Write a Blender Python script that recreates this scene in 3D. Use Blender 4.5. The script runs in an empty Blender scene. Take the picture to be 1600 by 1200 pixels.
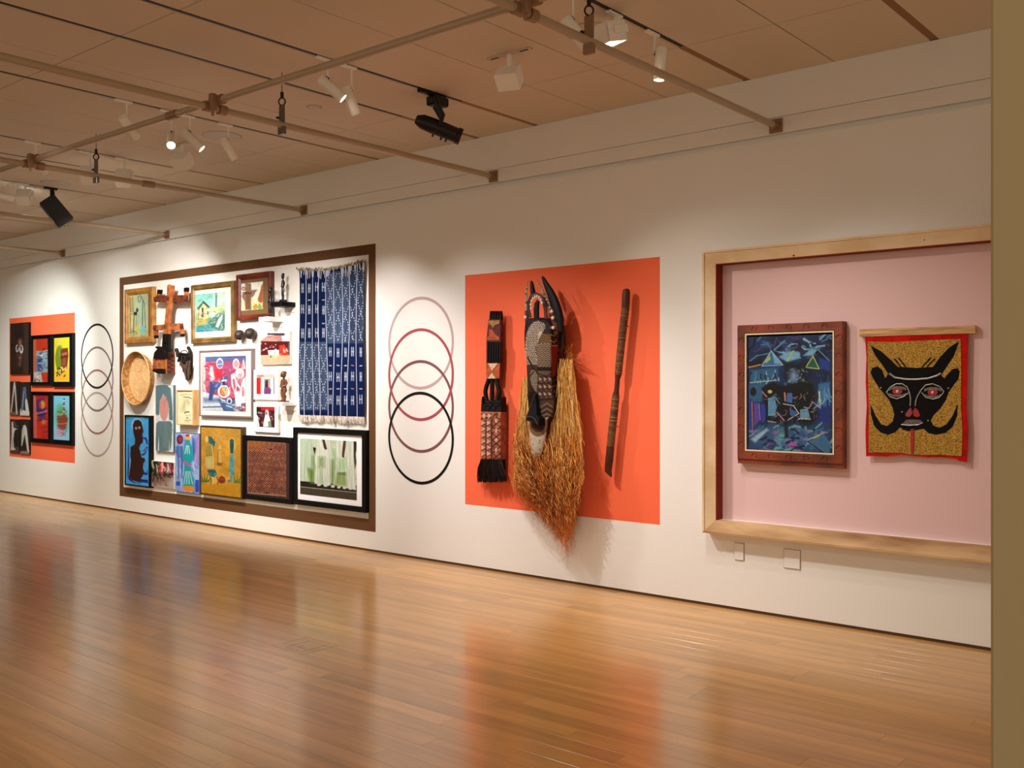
import bpy, bmesh, math, random
import numpy as np
from mathutils import Vector, Matrix

# ---------------------------------------------------------------- camera, world, exposure
SC = bpy.context.scene
COL = SC.collection
F_PX, VP = 1550.0, 1845.0            # focal length in pixels of the 1600x1200 frame, left vanishing point of the wall
YAW = math.atan(F_PX / VP)
CS, SN = math.cos(YAW), math.sin(YAW)
CAM_D, CAM_H = 6.0, 1.5
cam_data = bpy.data.cameras.new('camera')
cam_data.sensor_width = 36.0
cam_data.lens = F_PX / 1600 * 36.0
cam = bpy.data.objects.new('camera', cam_data)
COL.objects.link(cam)
cam.location = (0, -CAM_D, CAM_H)
cam.rotation_euler = (math.pi / 2, 0, YAW)
SC.camera = cam
SC.view_settings.view_transform = 'Standard'
SC.view_settings.look = 'None'
SC.view_settings.gamma = 1.0
SC.view_settings.use_curve_mapping = False
SC.view_settings.exposure = 0.82
world = bpy.data.worlds.new('gallery_ambient')
SC.world = world
world.use_nodes = True
world.node_tree.nodes['Background'].inputs[0].default_value = (1.0, 0.87, 0.68, 1)
world.node_tree.nodes['Background'].inputs[1].default_value = 0.52
SC.cycles.use_denoising = True
SC.cycles.max_bounces = 8
SC.cycles.sample_clamp_indirect = 6.0
SPOT = 1.0                            # one dial for all the track heads

# ---------------------------------------------------------------- projection helpers: a place on a wall plane from the photograph
def ray(px, py):
    u, v = px - 800.0, 600.0 - py
    return (u * CS - F_PX * SN, u * SN + F_PX * CS, v)

def on_wall(px, py, y=0.0):
    r = ray(px, py); t = (CAM_D + y) / r[1]
    return r[0] * t, CAM_H + r[2] * t

def on_level(px, py, z):
    r = ray(px, py); t = (z - CAM_H) / r[2]
    return r[0] * t, -CAM_D + r[1] * t

def proj(X, Y, Z):
    Y = Y + CAM_D
    r = X * CS + Y * SN; d = -X * SN + Y * CS
    return 800 + F_PX * r / d, 600 - F_PX * (Z - CAM_H) / d

def P3(px, py, y):
    X, Z = on_wall(px, py, y)
    return Vector((X, y, Z))

# ---------------------------------------------------------------- colours and materials
def lin1(c):
    return c / 12.92 if c <= 0.04045 else ((c + 0.055) / 1.055) ** 2.4

def L(r, g, b):
    return (lin1(r / 255), lin1(g / 255), lin1(b / 255), 1.0)

MATS = {}
def mat(name, rgb=(200, 200, 200), rough=0.6, metal=0.0, spec=0.4, var=0.0, vscale=20.0, stretch=(1, 1, 1), bump=0.0,
        bscale=60.0, emit=None, estr=0.0, coat=0.0, rgb2=None, objvar=0.0):
    if name in MATS: return MATS[name]
    m = bpy.data.materials.new(name); m.use_nodes = True
    nt = m.node_tree; N = nt.nodes; K = nt.links
    b = N['Principled BSDF']
    b.inputs['Base Color'].default_value = L(*rgb)
    b.inputs['Roughness'].default_value = rough
    b.inputs['Metallic'].default_value = metal
    b.inputs['Specular IOR Level'].default_value = spec
    b.inputs['Coat Weight'].default_value = coat
    if var > 0 or bump > 0 or objvar > 0:
        tc = N.new('ShaderNodeTexCoord'); mp = N.new('ShaderNodeMapping')
        mp.inputs['Scale'].default_value = stretch
        K.new(tc.outputs['Object'], mp.inputs['Vector'])
        if objvar > 0:
            oi = N.new('ShaderNodeObjectInfo')
            cm = N.new('ShaderNodeVectorMath'); cm.operation = 'SCALE'
            cx = N.new('ShaderNodeCombineXYZ')
            K.new(oi.outputs['Random'], cx.inputs[0]); K.new(oi.outputs['Random'], cx.inputs[1]); K.new(oi.outputs['Random'], cx.inputs[2])
            K.new(cx.outputs[0], cm.inputs[0]); cm.inputs['Scale'].default_value = 37.0
            K.new(cm.outputs[0], mp.inputs['Location'])
    col_out = None
    if var > 0:
        n = N.new('ShaderNodeTexNoise'); n.inputs['Scale'].default_value = vscale; n.inputs['Detail'].default_value = 5
        K.new(mp.outputs[0], n.inputs['Vector'])
        mx = N.new('ShaderNodeMix'); mx.data_type = 'RGBA'
        c2 = rgb2 or tuple(max(0, c * (1 - var)) for c in rgb)
        mx.inputs['A'].default_value = L(*rgb); mx.inputs['B'].default_value = L(*c2)
        rp = N.new('ShaderNodeMapRange'); rp.inputs['From Min'].default_value = 0.35; rp.inputs['From Max'].default_value = 0.65
        K.new(n.outputs['Fac'], rp.inputs['Value']); K.new(rp.outputs[0], mx.inputs['Factor'])
        col_out = mx.outputs['Result']
    if objvar > 0:
        hs = N.new('ShaderNodeHueSaturation')
        mr = N.new('ShaderNodeMapRange'); mr.inputs['To Min'].default_value = 1 - objvar; mr.inputs['To Max'].default_value = 1 + objvar
        K.new(oi.outputs['Random'], mr.inputs['Value']); K.new(mr.outputs[0], hs.inputs['Value'])
        if col_out is None: hs.inputs['Color'].default_value = L(*rgb)
        else: K.new(col_out, hs.inputs['Color'])
        col_out = hs.outputs['Color']
    if col_out is not None: K.new(col_out, b.inputs['Base Color'])
    if bump > 0:
        n2 = N.new('ShaderNodeTexNoise'); n2.inputs['Scale'].default_value = bscale; n2.inputs['Detail'].default_value = 4
        K.new(mp.outputs[0], n2.inputs['Vector'])
        bp = N.new('ShaderNodeBump'); bp.inputs['Strength'].default_value = bump; bp.inputs['Distance'].default_value = 0.01
        K.new(n2.outputs['Fac'], bp.inputs['Height']); K.new(bp.outputs[0], b.inputs['Normal'])
    if emit:
        b.inputs['Emission Color'].default_value = L(*emit); b.inputs['Emission Strength'].default_value = estr
    MATS[name] = m
    return m

def paint_mat(name, rough=0.65, spec=0.3, bump=0.0, bscale=200.0, metal=0.0):
    if name in MATS: return MATS[name]
    m = bpy.data.materials.new(name); m.use_nodes = True
    nt = m.node_tree; b = nt.nodes['Principled BSDF']
    a = nt.nodes.new('ShaderNodeAttribute'); a.attribute_name = 'paint'
    nt.links.new(a.outputs['Color'], b.inputs['Base Color'])
    b.inputs['Roughness'].default_value = rough; b.inputs['Specular IOR Level'].default_value = spec
    b.inputs['Metallic'].default_value = metal
    if bump:
        tc = nt.nodes.new('ShaderNodeTexCoord'); n = nt.nodes.new('ShaderNodeTexNoise'); n.inputs['Scale'].default_value = bscale
        bp = nt.nodes.new('ShaderNodeBump'); bp.inputs['Strength'].default_value = bump; bp.inputs['Distance'].default_value = 0.004
        nt.links.new(tc.outputs['Object'], n.inputs['Vector']); nt.links.new(n.outputs['Fac'], bp.inputs['Height'])
        nt.links.new(bp.outputs[0], b.inputs['Normal'])
    MATS[name] = m
    return m

# ---------------------------------------------------------------- objects
BASE = {}
def tag(o, label=None, cat=None, group=None, kind=None):
    if label: o['label'] = label
    if cat: o['category'] = cat
    if group: o['group'] = group
    if kind: o['kind'] = kind
    return o

def thing(name, label, cat, loc, group=None):
    o = bpy.data.objects.new(name, None); COL.objects.link(o)
    o.location = loc; o.empty_display_size = 0.05
    BASE[o.name] = Vector(loc)
    return tag(o, label, cat, group)

class MB:
    def __init__(s): s.v = []; s.f = []
    def add(s, verts, faces):
        n = len(s.v); s.v.extend([tuple(p) for p in verts]); s.f.extend([tuple(i + n for i in f) for f in faces]); return s
    def box(s, x0, x1, y0, y1, z0, z1):
        return s.add([(x0, y0, z0), (x1, y0, z0), (x1, y1, z0), (x0, y1, z0), (x0, y0, z1), (x1, y0, z1), (x1, y1, z1), (x0, y1, z1)],
                     [(0, 3, 2, 1), (4, 5, 6, 7), (0, 1, 5, 4), (1, 2, 6, 5), (2, 3, 7, 6), (3, 0, 4, 7)])
    def obox(s, c, ax, ay, az, hx, hy, hz):
        c = Vector(c); vs = []
        for sz in (-1, 1):
            for sx, sy in ((-1, -1), (1, -1), (1, 1), (-1, 1)): vs.append(c + ax * hx * sx + ay * hy * sy + az * hz * sz)
        return s.add(vs, [(0, 3, 2, 1), (4, 5, 6, 7), (0, 1, 5, 4), (1, 2, 6, 5), (2, 3, 7, 6), (3, 0, 4, 7)])
    def prism(s, pts, y0, y1):
        """outline of (X,Z) points, from y0 (front) to y1 (back)"""
        n = len(pts)
        vs = [(p[0], y0, p[1]) for p in pts] + [(p[0], y1, p[1]) for p in pts]
        fs = [tuple(range(n)), tuple(range(2 * n - 1, n - 1, -1))] + [(i, i + n, (i + 1) % n + n, (i + 1) % n) for i in range(n)]
        return s.add(vs, fs)
    def tube(s, pts, rad, seg=10, cap=True, flat=1.0):
        pts = [Vector(p) for p in pts]; n = len(pts)
        rad = rad if hasattr(rad, '__len__') else [rad] * n
        rings = []; prev = None
        for i in range(n):
            t = (pts[min(i + 1, n - 1)] - pts[max(i - 1, 0)]).normalized()
            if prev is None:
                a = t.orthogonal().normalized()
                if abs(t.y) < 0.9:
                    yv = Vector((0, 1, 0)); a = (yv - t * yv.dot(t)).normalized()
            else: a = (prev - t * prev.dot(t)).normalized()
            prev = a; bb = t.cross(a)
            rings.append([pts[i] + (a * math.cos(2 * math.pi * k / seg) * flat + bb * math.sin(2 * math.pi * k / seg)) * rad[i] for k in range(seg)])
        vs = [p for r in rings for p in r]
        fs = [(i * seg + k, i * seg + (k + 1) % seg, (i + 1) * seg + (k + 1) % seg, (i + 1) * seg + k) for i in range(n - 1) for k in range(seg)]
        if cap: fs += [tuple(range(seg - 1, -1, -1)), tuple((n - 1) * seg + k for k in range(seg))]
        return s.add(vs, fs)
    def ball(s, c, rx, ry=None, rz=None, seg=16, rings=10):
        ry = ry or rx; rz = rz or rx; vs = [(c[0], c[1], c[2] + rz)]
        for i in range(1, rings):
            a = math.pi * i / rings
            for k in range(seg):
                b = 2 * math.pi * k / seg
                vs.append((c[0] + rx * math.sin(a) * math.cos(b), c[1] + ry * math.sin(a) * math.sin(b), c[2] + rz * math.cos(a)))
        vs.append((c[0], c[1], c[2] - rz)); e = len(vs) - 1
        fs = [(0, 1 + k, 1 + (k + 1) % seg) for k in range(seg)]
        for i in range(rings - 2):
            for k in range(seg):
                p, q = 1 + i * seg + k, 1 + i * seg + (k + 1) % seg
                fs.append((p, p + seg, q + seg, q))
        o = 1 + (rings - 2) * seg
        fs += [(e, o + (k + 1) % seg, o + k) for k in range(seg)]
        return s.add(vs, fs)
    def lathe(s, prof, c, axis, seg=32, closed=False):
        """profile of (radius, distance along axis)"""
        axis = Vector(axis).normalized(); a = axis.orthogonal().normalized(); b = axis.cross(a); c = Vector(c)
        n = len(prof); vs = []
        for r, d in prof:
            for k in range(seg):
                t = 2 * math.pi * k / seg
                vs.append(c + axis * d + (a * math.cos(t) + b * math.sin(t)) * r)
        fs = [(i * seg + k, i * seg + (k + 1) % seg, (i + 1) * seg + (k + 1) % seg, (i + 1) * seg + k) for i in range(n - 1) for k in range(seg)]
        if closed: fs += [tuple(range(seg - 1, -1, -1)), tuple((n - 1) * seg + k for k in range(seg))]
        return s.add(vs, fs)
    def build(s, name, m, parent=None, smooth=False, bevel=0.0, label=None, tri=False):
        me = bpy.data.meshes.new(name)
        off = BASE[parent.name] if parent is not None else Vector((0, 0, 0))
        me.from_pydata([(p[0] - off.x, p[1] - off.y, p[2] - off.z) for p in s.v], [], s.f)
        bm = bmesh.new(); bm.from_mesh(me)
        bmesh.ops.recalc_face_normals(bm, faces=bm.faces)
        if bevel > 0:
            bmesh.ops.bevel(bm, geom=[e for e in bm.edges], offset=bevel, segments=1, affect='EDGES', clamp_overlap=True)
        bm.to_mesh(me); bm.free()
        if smooth:
            for p in me.polygons: p.use_smooth = True
            try: me.set_sharp_from_angle(angle=math.radians(45))
            except Exception: pass
        me.materials.append(m)
        return link(name, me, parent, label)

def link(name, me, parent=None, label=None):
    o = bpy.data.objects.new(name, me); COL.objects.link(o)
    if parent is not None:
        o.parent = parent; BASE[o.name] = BASE[parent.name]
    else: BASE[o.name] = Vector((0, 0, 0))
    if label: o['label'] = label
    return o

# ---------------------------------------------------------------- painted surfaces: a fine grid whose vertices carry the colours of the paint
def vnoise(x, y, seed=0):
    xi = np.floor(x).astype(np.int64); yi = np.floor(y).astype(np.int64); fx = x - xi; fy = y - yi
    fx = fx * fx * (3 - 2 * fx); fy = fy * fy * (3 - 2 * fy)
    def h(a, b):
        n = (a * 374761393 + b * 668265263 + seed * 974711) & 0x7fffffff
        n = ((n ^ (n >> 13)) * 1274126177) & 0x7fffffff
        return ((n ^ (n >> 16)) & 0xffff) / 65535.0
    return (h(xi, yi) * (1 - fx) + h(xi + 1, yi) * fx) * (1 - fy) + (h(xi, yi + 1) * (1 - fx) + h(xi + 1, yi + 1) * fx) * fy

class Canvas:
    def __init__(s, PX, PY):
        s.PX, s.PY = PX, PY; s.c = np.ones((PX.size, 3)) * 0.9; s.frame(0, 0, 1)
    def frame(s, ox, oy, sc):
        s.ox, s.oy, s.sc = ox, oy, sc; s.U = (s.PX - ox) * sc; s.V = (s.PY - oy) * sc; s.aa = 0.8 * sc
        return s
    def fill(s, rgb): s.c[:] = np.array(rgb) / 255.0; return s
    def _mix(s, idx, a, rgb):
        a = np.clip(a, 0, 1)[:, None]; s.c[idx] = s.c[idx] * (1 - a) + np.array(rgb) / 255.0 * a
    def _sel(s, x0, x1, y0, y1):
        m = s.aa * 1.5
        return np.nonzero((s.U > x0 - m) & (s.U < x1 + m) & (s.V > y0 - m) & (s.V < y1 + m))[0]
    @staticmethod
    def _segd(u, v, p, q):
        dx, dy = q[0] - p[0], q[1] - p[1]; l2 = dx * dx + dy * dy + 1e-9
        t = np.clip(((u - p[0]) * dx + (v - p[1]) * dy) / l2, 0, 1)
        return np.hypot(u - p[0] - t * dx, v - p[1] - t * dy)
    def poly(s, pts, rgb, a=1.0, soft=1.0):
        xs = [p[0] for p in pts]; ys = [p[1] for p in pts]; i = s._sel(min(xs), max(xs), min(ys), max(ys))
        if i.size == 0: return s
        u, v = s.U[i], s.V[i]; ins = np.zeros(i.size, bool); d = np.full(i.size, 1e9)
        for k in range(len(pts)):
            p, q = pts[k], pts[(k + 1) % len(pts)]
            d = np.minimum(d, s._segd(u, v, p, q))
            if p[1] != q[1]:
                ins ^= ((p[1] > v) != (q[1] > v)) & (u < (q[0] - p[0]) * (v - p[1]) / (q[1] - p[1]) + p[0])
        s._mix(i, a * (0.5 + np.where(ins, d, -d) / (s.aa * soft)), rgb); return s
    def rect(s, x0, y0, x1, y1, rgb, a=1.0): return s.poly([(x0, y0), (x1, y0), (x1, y1), (x0, y1)], rgb, a)
    def ell(s, cx, cy, rx, ry, rgb, a=1.0, rot=0.0, soft=1.0):
        R = max(rx, ry); i = s._sel(cx - R, cx + R, cy - R, cy + R)
        if i.size == 0: return s
        c, n = math.cos(rot), math.sin(rot); u = s.U[i] - cx; v = s.V[i] - cy
        x = (u * c + v * n) / rx; y = (-u * n + v * c) / ry; r = np.hypot(x, y)
        s._mix(i, a * (0.5 + (1 - r) * min(rx, ry) / (s.aa * soft)), rgb); return s
    def line(s, pts, w, rgb, a=1.0):
        for k in range(len(pts) - 1):
            p, q = pts[k], pts[k + 1]
            i = s._sel(min(p[0], q[0]) - w, max(p[0], q[0]) + w, min(p[1], q[1]) - w, max(p[1], q[1]) + w)
            if i.size == 0: continue
            s._mix(i, a * (0.5 + (w / 2 - s._segd(s.U[i], s.V[i], p, q)) / s.aa) , rgb)
        return s
    def noise(s, amt, sx, sy, seed=0, rgb=None):
        n = vnoise(s.U / sx, s.V / sy, seed) * 0.65 + vnoise(s.U / sx * 2.3, s.V / sy * 2.3, seed + 7) * 0.35
        if rgb is None: s.c *= (1 + amt * (n - 0.5) * 2)[:, None]
        else: s._mix(slice(None), np.clip((n - 0.45) * 3, 0, 1) * amt, rgb)
        return s
    def strokes(s, box, n, ln, w, pal, seed, ang=(0, 3.14), a=0.8):
        r = random.Random(seed)
        for _ in range(n):
            x = r.uniform(box[0], box[2]); y = r.uniform(box[1], box[3]); t = r.uniform(*ang); l = ln * r.uniform(.4, 1.2)
            b = r.uniform(-.5, .5)
            p = [(x, y), (x + math.cos(t) * l / 2, y + math.sin(t) * l / 2), (x + math.cos(t + b) * l, y + math.sin(t + b) * l)]
            s.line(p, w * r.uniform(.5, 1.3), r.choice(pal), a)
        return s
    def linear(s):
        c = np.clip(s.c, 0, 1)
        return np.where(c <= 0.04045, c / 12.92, ((c + 0.055) / 1.055) ** 2.4) * 0.74

def grid_object(name, X, Y, Z, painter, m, parent, label=None, smooth=False, back=None):
    """X, Y, Z: (rows, cols) arrays of world points; painter(Canvas) colours them"""
    nr, nc = X.shape
    px, py = proj(X.ravel(), Y.ravel(), Z.ravel())
    cv = Canvas(px, py); painter(cv)
    off = BASE[parent.name] if parent is not None else Vector((0, 0, 0))
    V = np.stack([X.ravel() - off.x, Y.ravel() - off.y, Z.ravel() - off.z], 1)
    idx = np.arange(nr * nc).reshape(nr, nc)
    Fq = np.stack([idx[:-1, :-1], idx[1:, :-1], idx[1:, 1:], idx[:-1, 1:]], -1).reshape(-1, 4)
    me = bpy.data.meshes.new(name)
    me.vertices.add(len(V)); me.vertices.foreach_set('co', V.astype(np.float32).ravel())
    me.loops.add(Fq.size); me.loops.foreach_set('vertex_index', Fq.astype(np.int32).ravel())
    me.polygons.add(len(Fq)); me.polygons.foreach_set('loop_start', np.arange(0, Fq.size, 4, dtype=np.int32))
    me.update(calc_edges=True)
    at = me.attributes.new('paint', 'FLOAT_COLOR', 'POINT')
    at.data.foreach_set('color', np.concatenate([cv.linear(), np.ones((len(V), 1))], 1).astype(np.float32).ravel())
    if smooth: me.polygons.foreach_set('use_smooth', np.ones(len(Fq), bool))
    me.materials.append(m)
    return link(name, me, parent, label)

def flat_picture(name, x0, x1, z0, z1, y, painter, m, parent, res=0.75, label=None):
    """painted sheet in the plane y, x0..x1, z0..z1"""
    a = proj(x0, y, z1); b = proj(x1, y, z1); c = proj(x1, y, z0)
    nc = max(6, int(abs(b[0] - a[0]) / res) + 1); nr = max(6, int(abs(c[1] - b[1]) / res) + 1)
    xs = np.linspace(x0, x1, nc); zs = np.linspace(z1, z0, nr)
    X, Z = np.meshgrid(xs, zs)
    return grid_object(name, X, np.full_like(X, y), Z, painter, m, parent, label)

# ================================================================ SETTING
ROOM_X0, ROOM_X1, ROOM_Y0 = -19.0, 3.0, -12.0
CEIL_Z = 3.5
FRAME_Y = -0.085                      # front of the wooden niche surround
NICHE_Y = 0.03                        # painted back of the niche
FACE_W = 0.088                        # width of the wooden face
NX0, NX1 = on_wall(1097, 600, FRAME_Y)[0] + FACE_W, -0.95
NZ0 = on_wall(1097, 832, FRAME_Y)[1] + FACE_W
NZ1 = on_wall(1097, 393, FRAME_Y)[1] - FACE_W

M_WALL = mat('wall_paint', (234, 231, 225), 0.75, spec=0.25, bump=0.04, bscale=90)
M_UPPER = M_WALL
M_CEIL = mat('ceiling_paint', (216, 204, 186), 0.8, spec=0.2)
M_DARK = mat('slot_black', (12, 10, 9), 0.6)
M_BASE = mat('base_reveal', (96, 62, 42), 0.7)

mb = MB()
mb.box(ROOM_X0, NX0, 0, 0.3, 0.018, 3.078)
mb.box(NX1, ROOM_X1, 0, 0.3, 0.018, 3.078)
mb.box(NX0, NX1, 0, 0.3, 0.018, NZ0)
mb.box(NX0, NX1, 0, 0.3, NZ1, 3.078)
mb.box(ROOM_X0, ROOM_X1, 0.035, 0.3, 3.078, 3.114)
mb.box(ROOM_X0, ROOM_X1, 0, 0.3, 3.114, 3.217)
mb.box(ROOM_X0, ROOM_X1, 0.012, 0.3, 3.217, 3.223)
mb.box(ROOM_X0, ROOM_X1, 0, 0.3, 3.223, CEIL_Z)
wall_back = mb.build('wall_back', M_WALL); tag(wall_back, kind='structure')
M_PINK = mat('niche_pink', (226, 190, 188), 0.75, spec=0.2)
MB().box(NX0, NX1, NICHE_Y, 0.29, NZ0, NZ1).build('niche_back_panel', M_PINK, wall_back, label='pale pink painted back of the niche')
M_NRED = mat('niche_red', (128, 42, 26), 0.75, spec=0.2); RV = 0.004  # reveal faces in one flat dark red, deeper than the back panel
def reveal(y0, y1):
    return MB().box(NX0, NX0 + RV, y0, y1, NZ0, NZ1).box(NX0 + RV, NX1, y0, y1, NZ1 - RV, NZ1).box(NX1 - RV, NX1, y0, y1, NZ0, NZ1 - RV)
reveal(0.0, NICHE_Y).build('niche_reveal', M_NRED, wall_back, label='dark red edge of the niche')
bb = MB().box(ROOM_X0, ROOM_X1, 0.006, 0.3, 0.0, 0.018).build('baseboard_back', M_BASE); tag(bb, kind='structure')

w = MB().box(ROOM_X0 - 0.2, ROOM_X0, ROOM_Y0, 0.3, 0, CEIL_Z).build('wall_left', M_WALL); tag(w, kind='structure')
w = MB().box(-0.357, ROOM_X1, -4.60, -4.35, 0, CEIL_Z).build('wall_right', mat('partition_paint', (184, 170, 130), 0.8, spec=0.2, bump=0.05, bscale=120), bevel=0.004); tag(w, kind='structure')

# ---- painted shapes on the wall
M_ORANGE = mat('orange_wall_paint', (243, 108, 70), 0.75, spec=0.2)
M_BROWN = mat('brown_wall_paint', (100, 68, 42), 0.75, spec=0.2)
def wall_panel(x0, x1, z0, z1, m, lab):
    MB().box(x0, x1, -0.001, 0.0005, z0, z1).build('painted_panel', m, wall_back, label=lab)
PZ0, PZ1 = 0.512, 2.393
wall_panel(-5.543, -3.685, PZ0, PZ1, M_ORANGE, 'orange painted panel behind the carved mask')
wall_panel(-14.063, -12.2, PZ0 - 0.006, PZ1 + 0.005, M_ORANGE, 'orange painted panel behind the framed prints')
BX0, BX1, BZ0, BZ1 = -11.102, -6.631, 0.177, 2.755
IX0, IX1 = on_wall(193.3, 600)[0], on_wall(576, 600)[0]
IZ1, IZ0 = on_wall(193.3, 445.5)[1], on_wall(576.6, 811)[1]
mb = MB()
mb.box(BX0, BX1, -0.001, 0.0005, IZ1, BZ1).box(BX0, BX1, -0.001, 0.0005, BZ0, IZ0)
mb.box(BX0, IX0, -0.001, 0.0005, IZ0, IZ1).box(IX1, BX1, -0.001, 0.0005, IZ0, IZ1)
mb.build('painted_border', M_BROWN, wall_back, label='brown painted border round the salon hang')
def ring(xc, zc, rgb, k, lab):
    r, wd = 0.385, 0.025
    y = -0.0008 - 0.0002 * k
    MB().lathe([(r - wd / 2, 0.0), (r + wd / 2, 0.0), (r + wd / 2, -0.0003), (r - wd / 2, -0.0003), (r - wd / 2, 0.0)], (xc, y, zc), (0, 1, 0), 128).build(
        'painted_ring', mat('ring_%d_%d_%d' % rgb, rgb, 0.7, spec=0.2), wall_back, label=lab)
rx = on_wall(151.5, 600)[0]
for k, (z, c, lab) in enumerate([(1.007, (172, 160, 156), 'grey painted ring, lowest of four'), (1.282, (158, 112, 116), 'dusky rose painted ring'),
                                 (1.560, (128, 112, 112), 'dark grey painted ring'), (1.839, (20, 18, 20), 'black painted ring, topmost of four')]):
    ring(rx, z, c, k, lab)
rx = on_wall(656.5, 600)[0]
for k, (z, c, lab) in enumerate([(1.850, (188, 160, 158), 'pale mauve painted ring, topmost of four'), (1.308, (122, 80, 80), 'brown painted ring'),
                                 (1.580, (164, 76, 84), 'wine red painted ring'), (1.037, (14, 12, 14), 'black painted ring, lowest of four')]):
    ring(rx, z, c, k, lab)

# ---- floor of planks
M_PLANK = mat('maple_planks', (208, 156, 90), 0.2, spec=0.65, var=0.12, vscale=2.2, stretch=(0.5, 6, 6), bump=0.006, bscale=8, objvar=0.10)
floor = MB().box(ROOM_X0, ROOM_X1, ROOM_Y0, 0.3, -0.2, -0.012).build('floor', mat('floor_gap', (96, 62, 34), 0.6)); tag(floor, kind='structure')
PW, GAP = 0.1145, 0.0007
rng = random.Random(11)
FBX0, FBX1, FBY0, FBY1 = -4.71, -4.42, -2.535, -2.285      # floor box
def in_view(x0, x1, y):
    for i in range(9):
        x = x0 + (x1 - x0) * i / 8
        d = -x * SN + (y + CAM_D) * CS
        if d > 0.3:
            px, py = proj(x, y, 0)
            if -30 < px < 1580 and py < 1230: return True
    return False
rest = MB(); plank_mesh = {}
def plank_shape(ln, x0, y1):
    h, e = 0.0, 0.0004
    x1, y0 = x0 + ln, y1 - PW
    vs = []
    for (i, z) in ((0, -0.012), (0, h - e), (e, h)):
        vs += [(x0 + GAP / 2 + i, y0 + GAP / 2 + i, z), (x1 - GAP / 2 - i, y0 + GAP / 2 + i, z), (x1 - GAP / 2 - i, y1 - GAP / 2 - i, z), (x0 + GAP / 2 + i, y1 - GAP / 2 - i, z)]
    fs = [(8, 9, 10, 11)]
    for b in (0, 4):
        for k in range(4): fs.append((b + k, b + (k + 1) % 4, b + 4 + (k + 1) % 4, b + 4 + k))
    return vs, fs
row = 0; y = 0.0
while y > ROOM_Y0 + PW:
    x = ROOM_X0 - rng.uniform(0, 2.0)
    while x < ROOM_X1:
        ln = rng.choice((0.9, 1.2, 1.5, 1.8, 2.1, 2.4, 2.7))
        segs = [(x, ln)]
        if y > FBY0 and y - PW < FBY1 and x < FBX1 and x + ln > FBX0:      # planks stop at the floor box
            segs = [(x, FBX0 - x), (FBX1, x + ln - FBX1)]
        for sx, sl in segs:
            if sl < 0.05: continue
            if in_view(sx, sx + sl, y - PW / 2):
                key = round(sl, 4)
                if key not in plank_mesh:
                    me = bpy.data.meshes.new('plank'); vs, fs = plank_shape(sl, 0, 0)
                    me.from_pydata(vs, [], fs); me.materials.append(M_PLANK); plank_mesh[key] = me
                o = link('plank', plank_mesh[key], floor); o.location = (sx, y, 0)
            else:
                rest.add(*plank_shape(sl, sx, y))
        x += ln
    y -= PW; row += 1
rf = rest.build('plank_field', M_PLANK, floor); tag(rf, kind='stuff')
# slivers of floor left beside the floor box (rows that only partly meet it)
# ---- floor box
fb = thing('floor_box', 'square wood-faced floor outlet box set flush in the planks', 'floor box', ((FBX0 + FBX1) / 2, (FBY0 + FBY1) / 2, -0.012))
M_LID = mat('floor_box_wood', (196, 152, 104), 0.3, spec=0.5, var=0.15, vscale=4, stretch=(1, 8, 8))
M_SEAM = mat('floor_box_seam', (70, 42, 20), 0.6)
rows_y1 = -math.floor(-FBY1 / PW) * PW; rows_y0 = -math.ceil(-FBY0 / PW) * PW
MB().box(FBX0, FBX1, rows_y0, rows_y1, -0.012, -0.004).build('rim', M_SEAM, fb)
g = 0.003
MB().box(FBX0 + g, FBX1 - g, FBY0 + g, FBY1 - g, -0.004, 0.0).build('lid', M_PLANK, fb)
if rows_y1 - FBY1 > 0.004: MB().box(FBX0, FBX1, FBY1, rows_y1, -0.004, 0.0).build('infill_strip', M_PLANK, fb)
if FBY0 - rows_y0 > 0.004: MB().box(FBX0, FBX1, rows_y0, FBY0, -0.004, 0.0).build('infill_strip', M_PLANK, fb)
mb = MB(); gx0, gx1, gy0, gy1, q = -4.632, -4.48, -2.50, -2.325, 0.003
mb.box(gx0, gx0 + q, gy0, gy1, -0.0005, 0.0004).box(gx1 - q, gx1, gy0, gy1, -0.0005, 0.0004).box(gx0 + 0.02, gx1 - 0.03, gy0, gy0 + q, -0.0005, 0.0004)
mb.box(gx0 + 0.05, gx0 + 0.05 + q, gy0 + 0.05, gy0 + 0.1, -0.0005, 0.0004).box(gx0 + 0.05, gx0 + 0.12, gy0 + 0.05, gy0 + 0.05 + q, -0.0005, 0.0004)
mb.build('handle_plate', M_SEAM, fb, label='dark outline of the lift-out cable flap')

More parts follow.
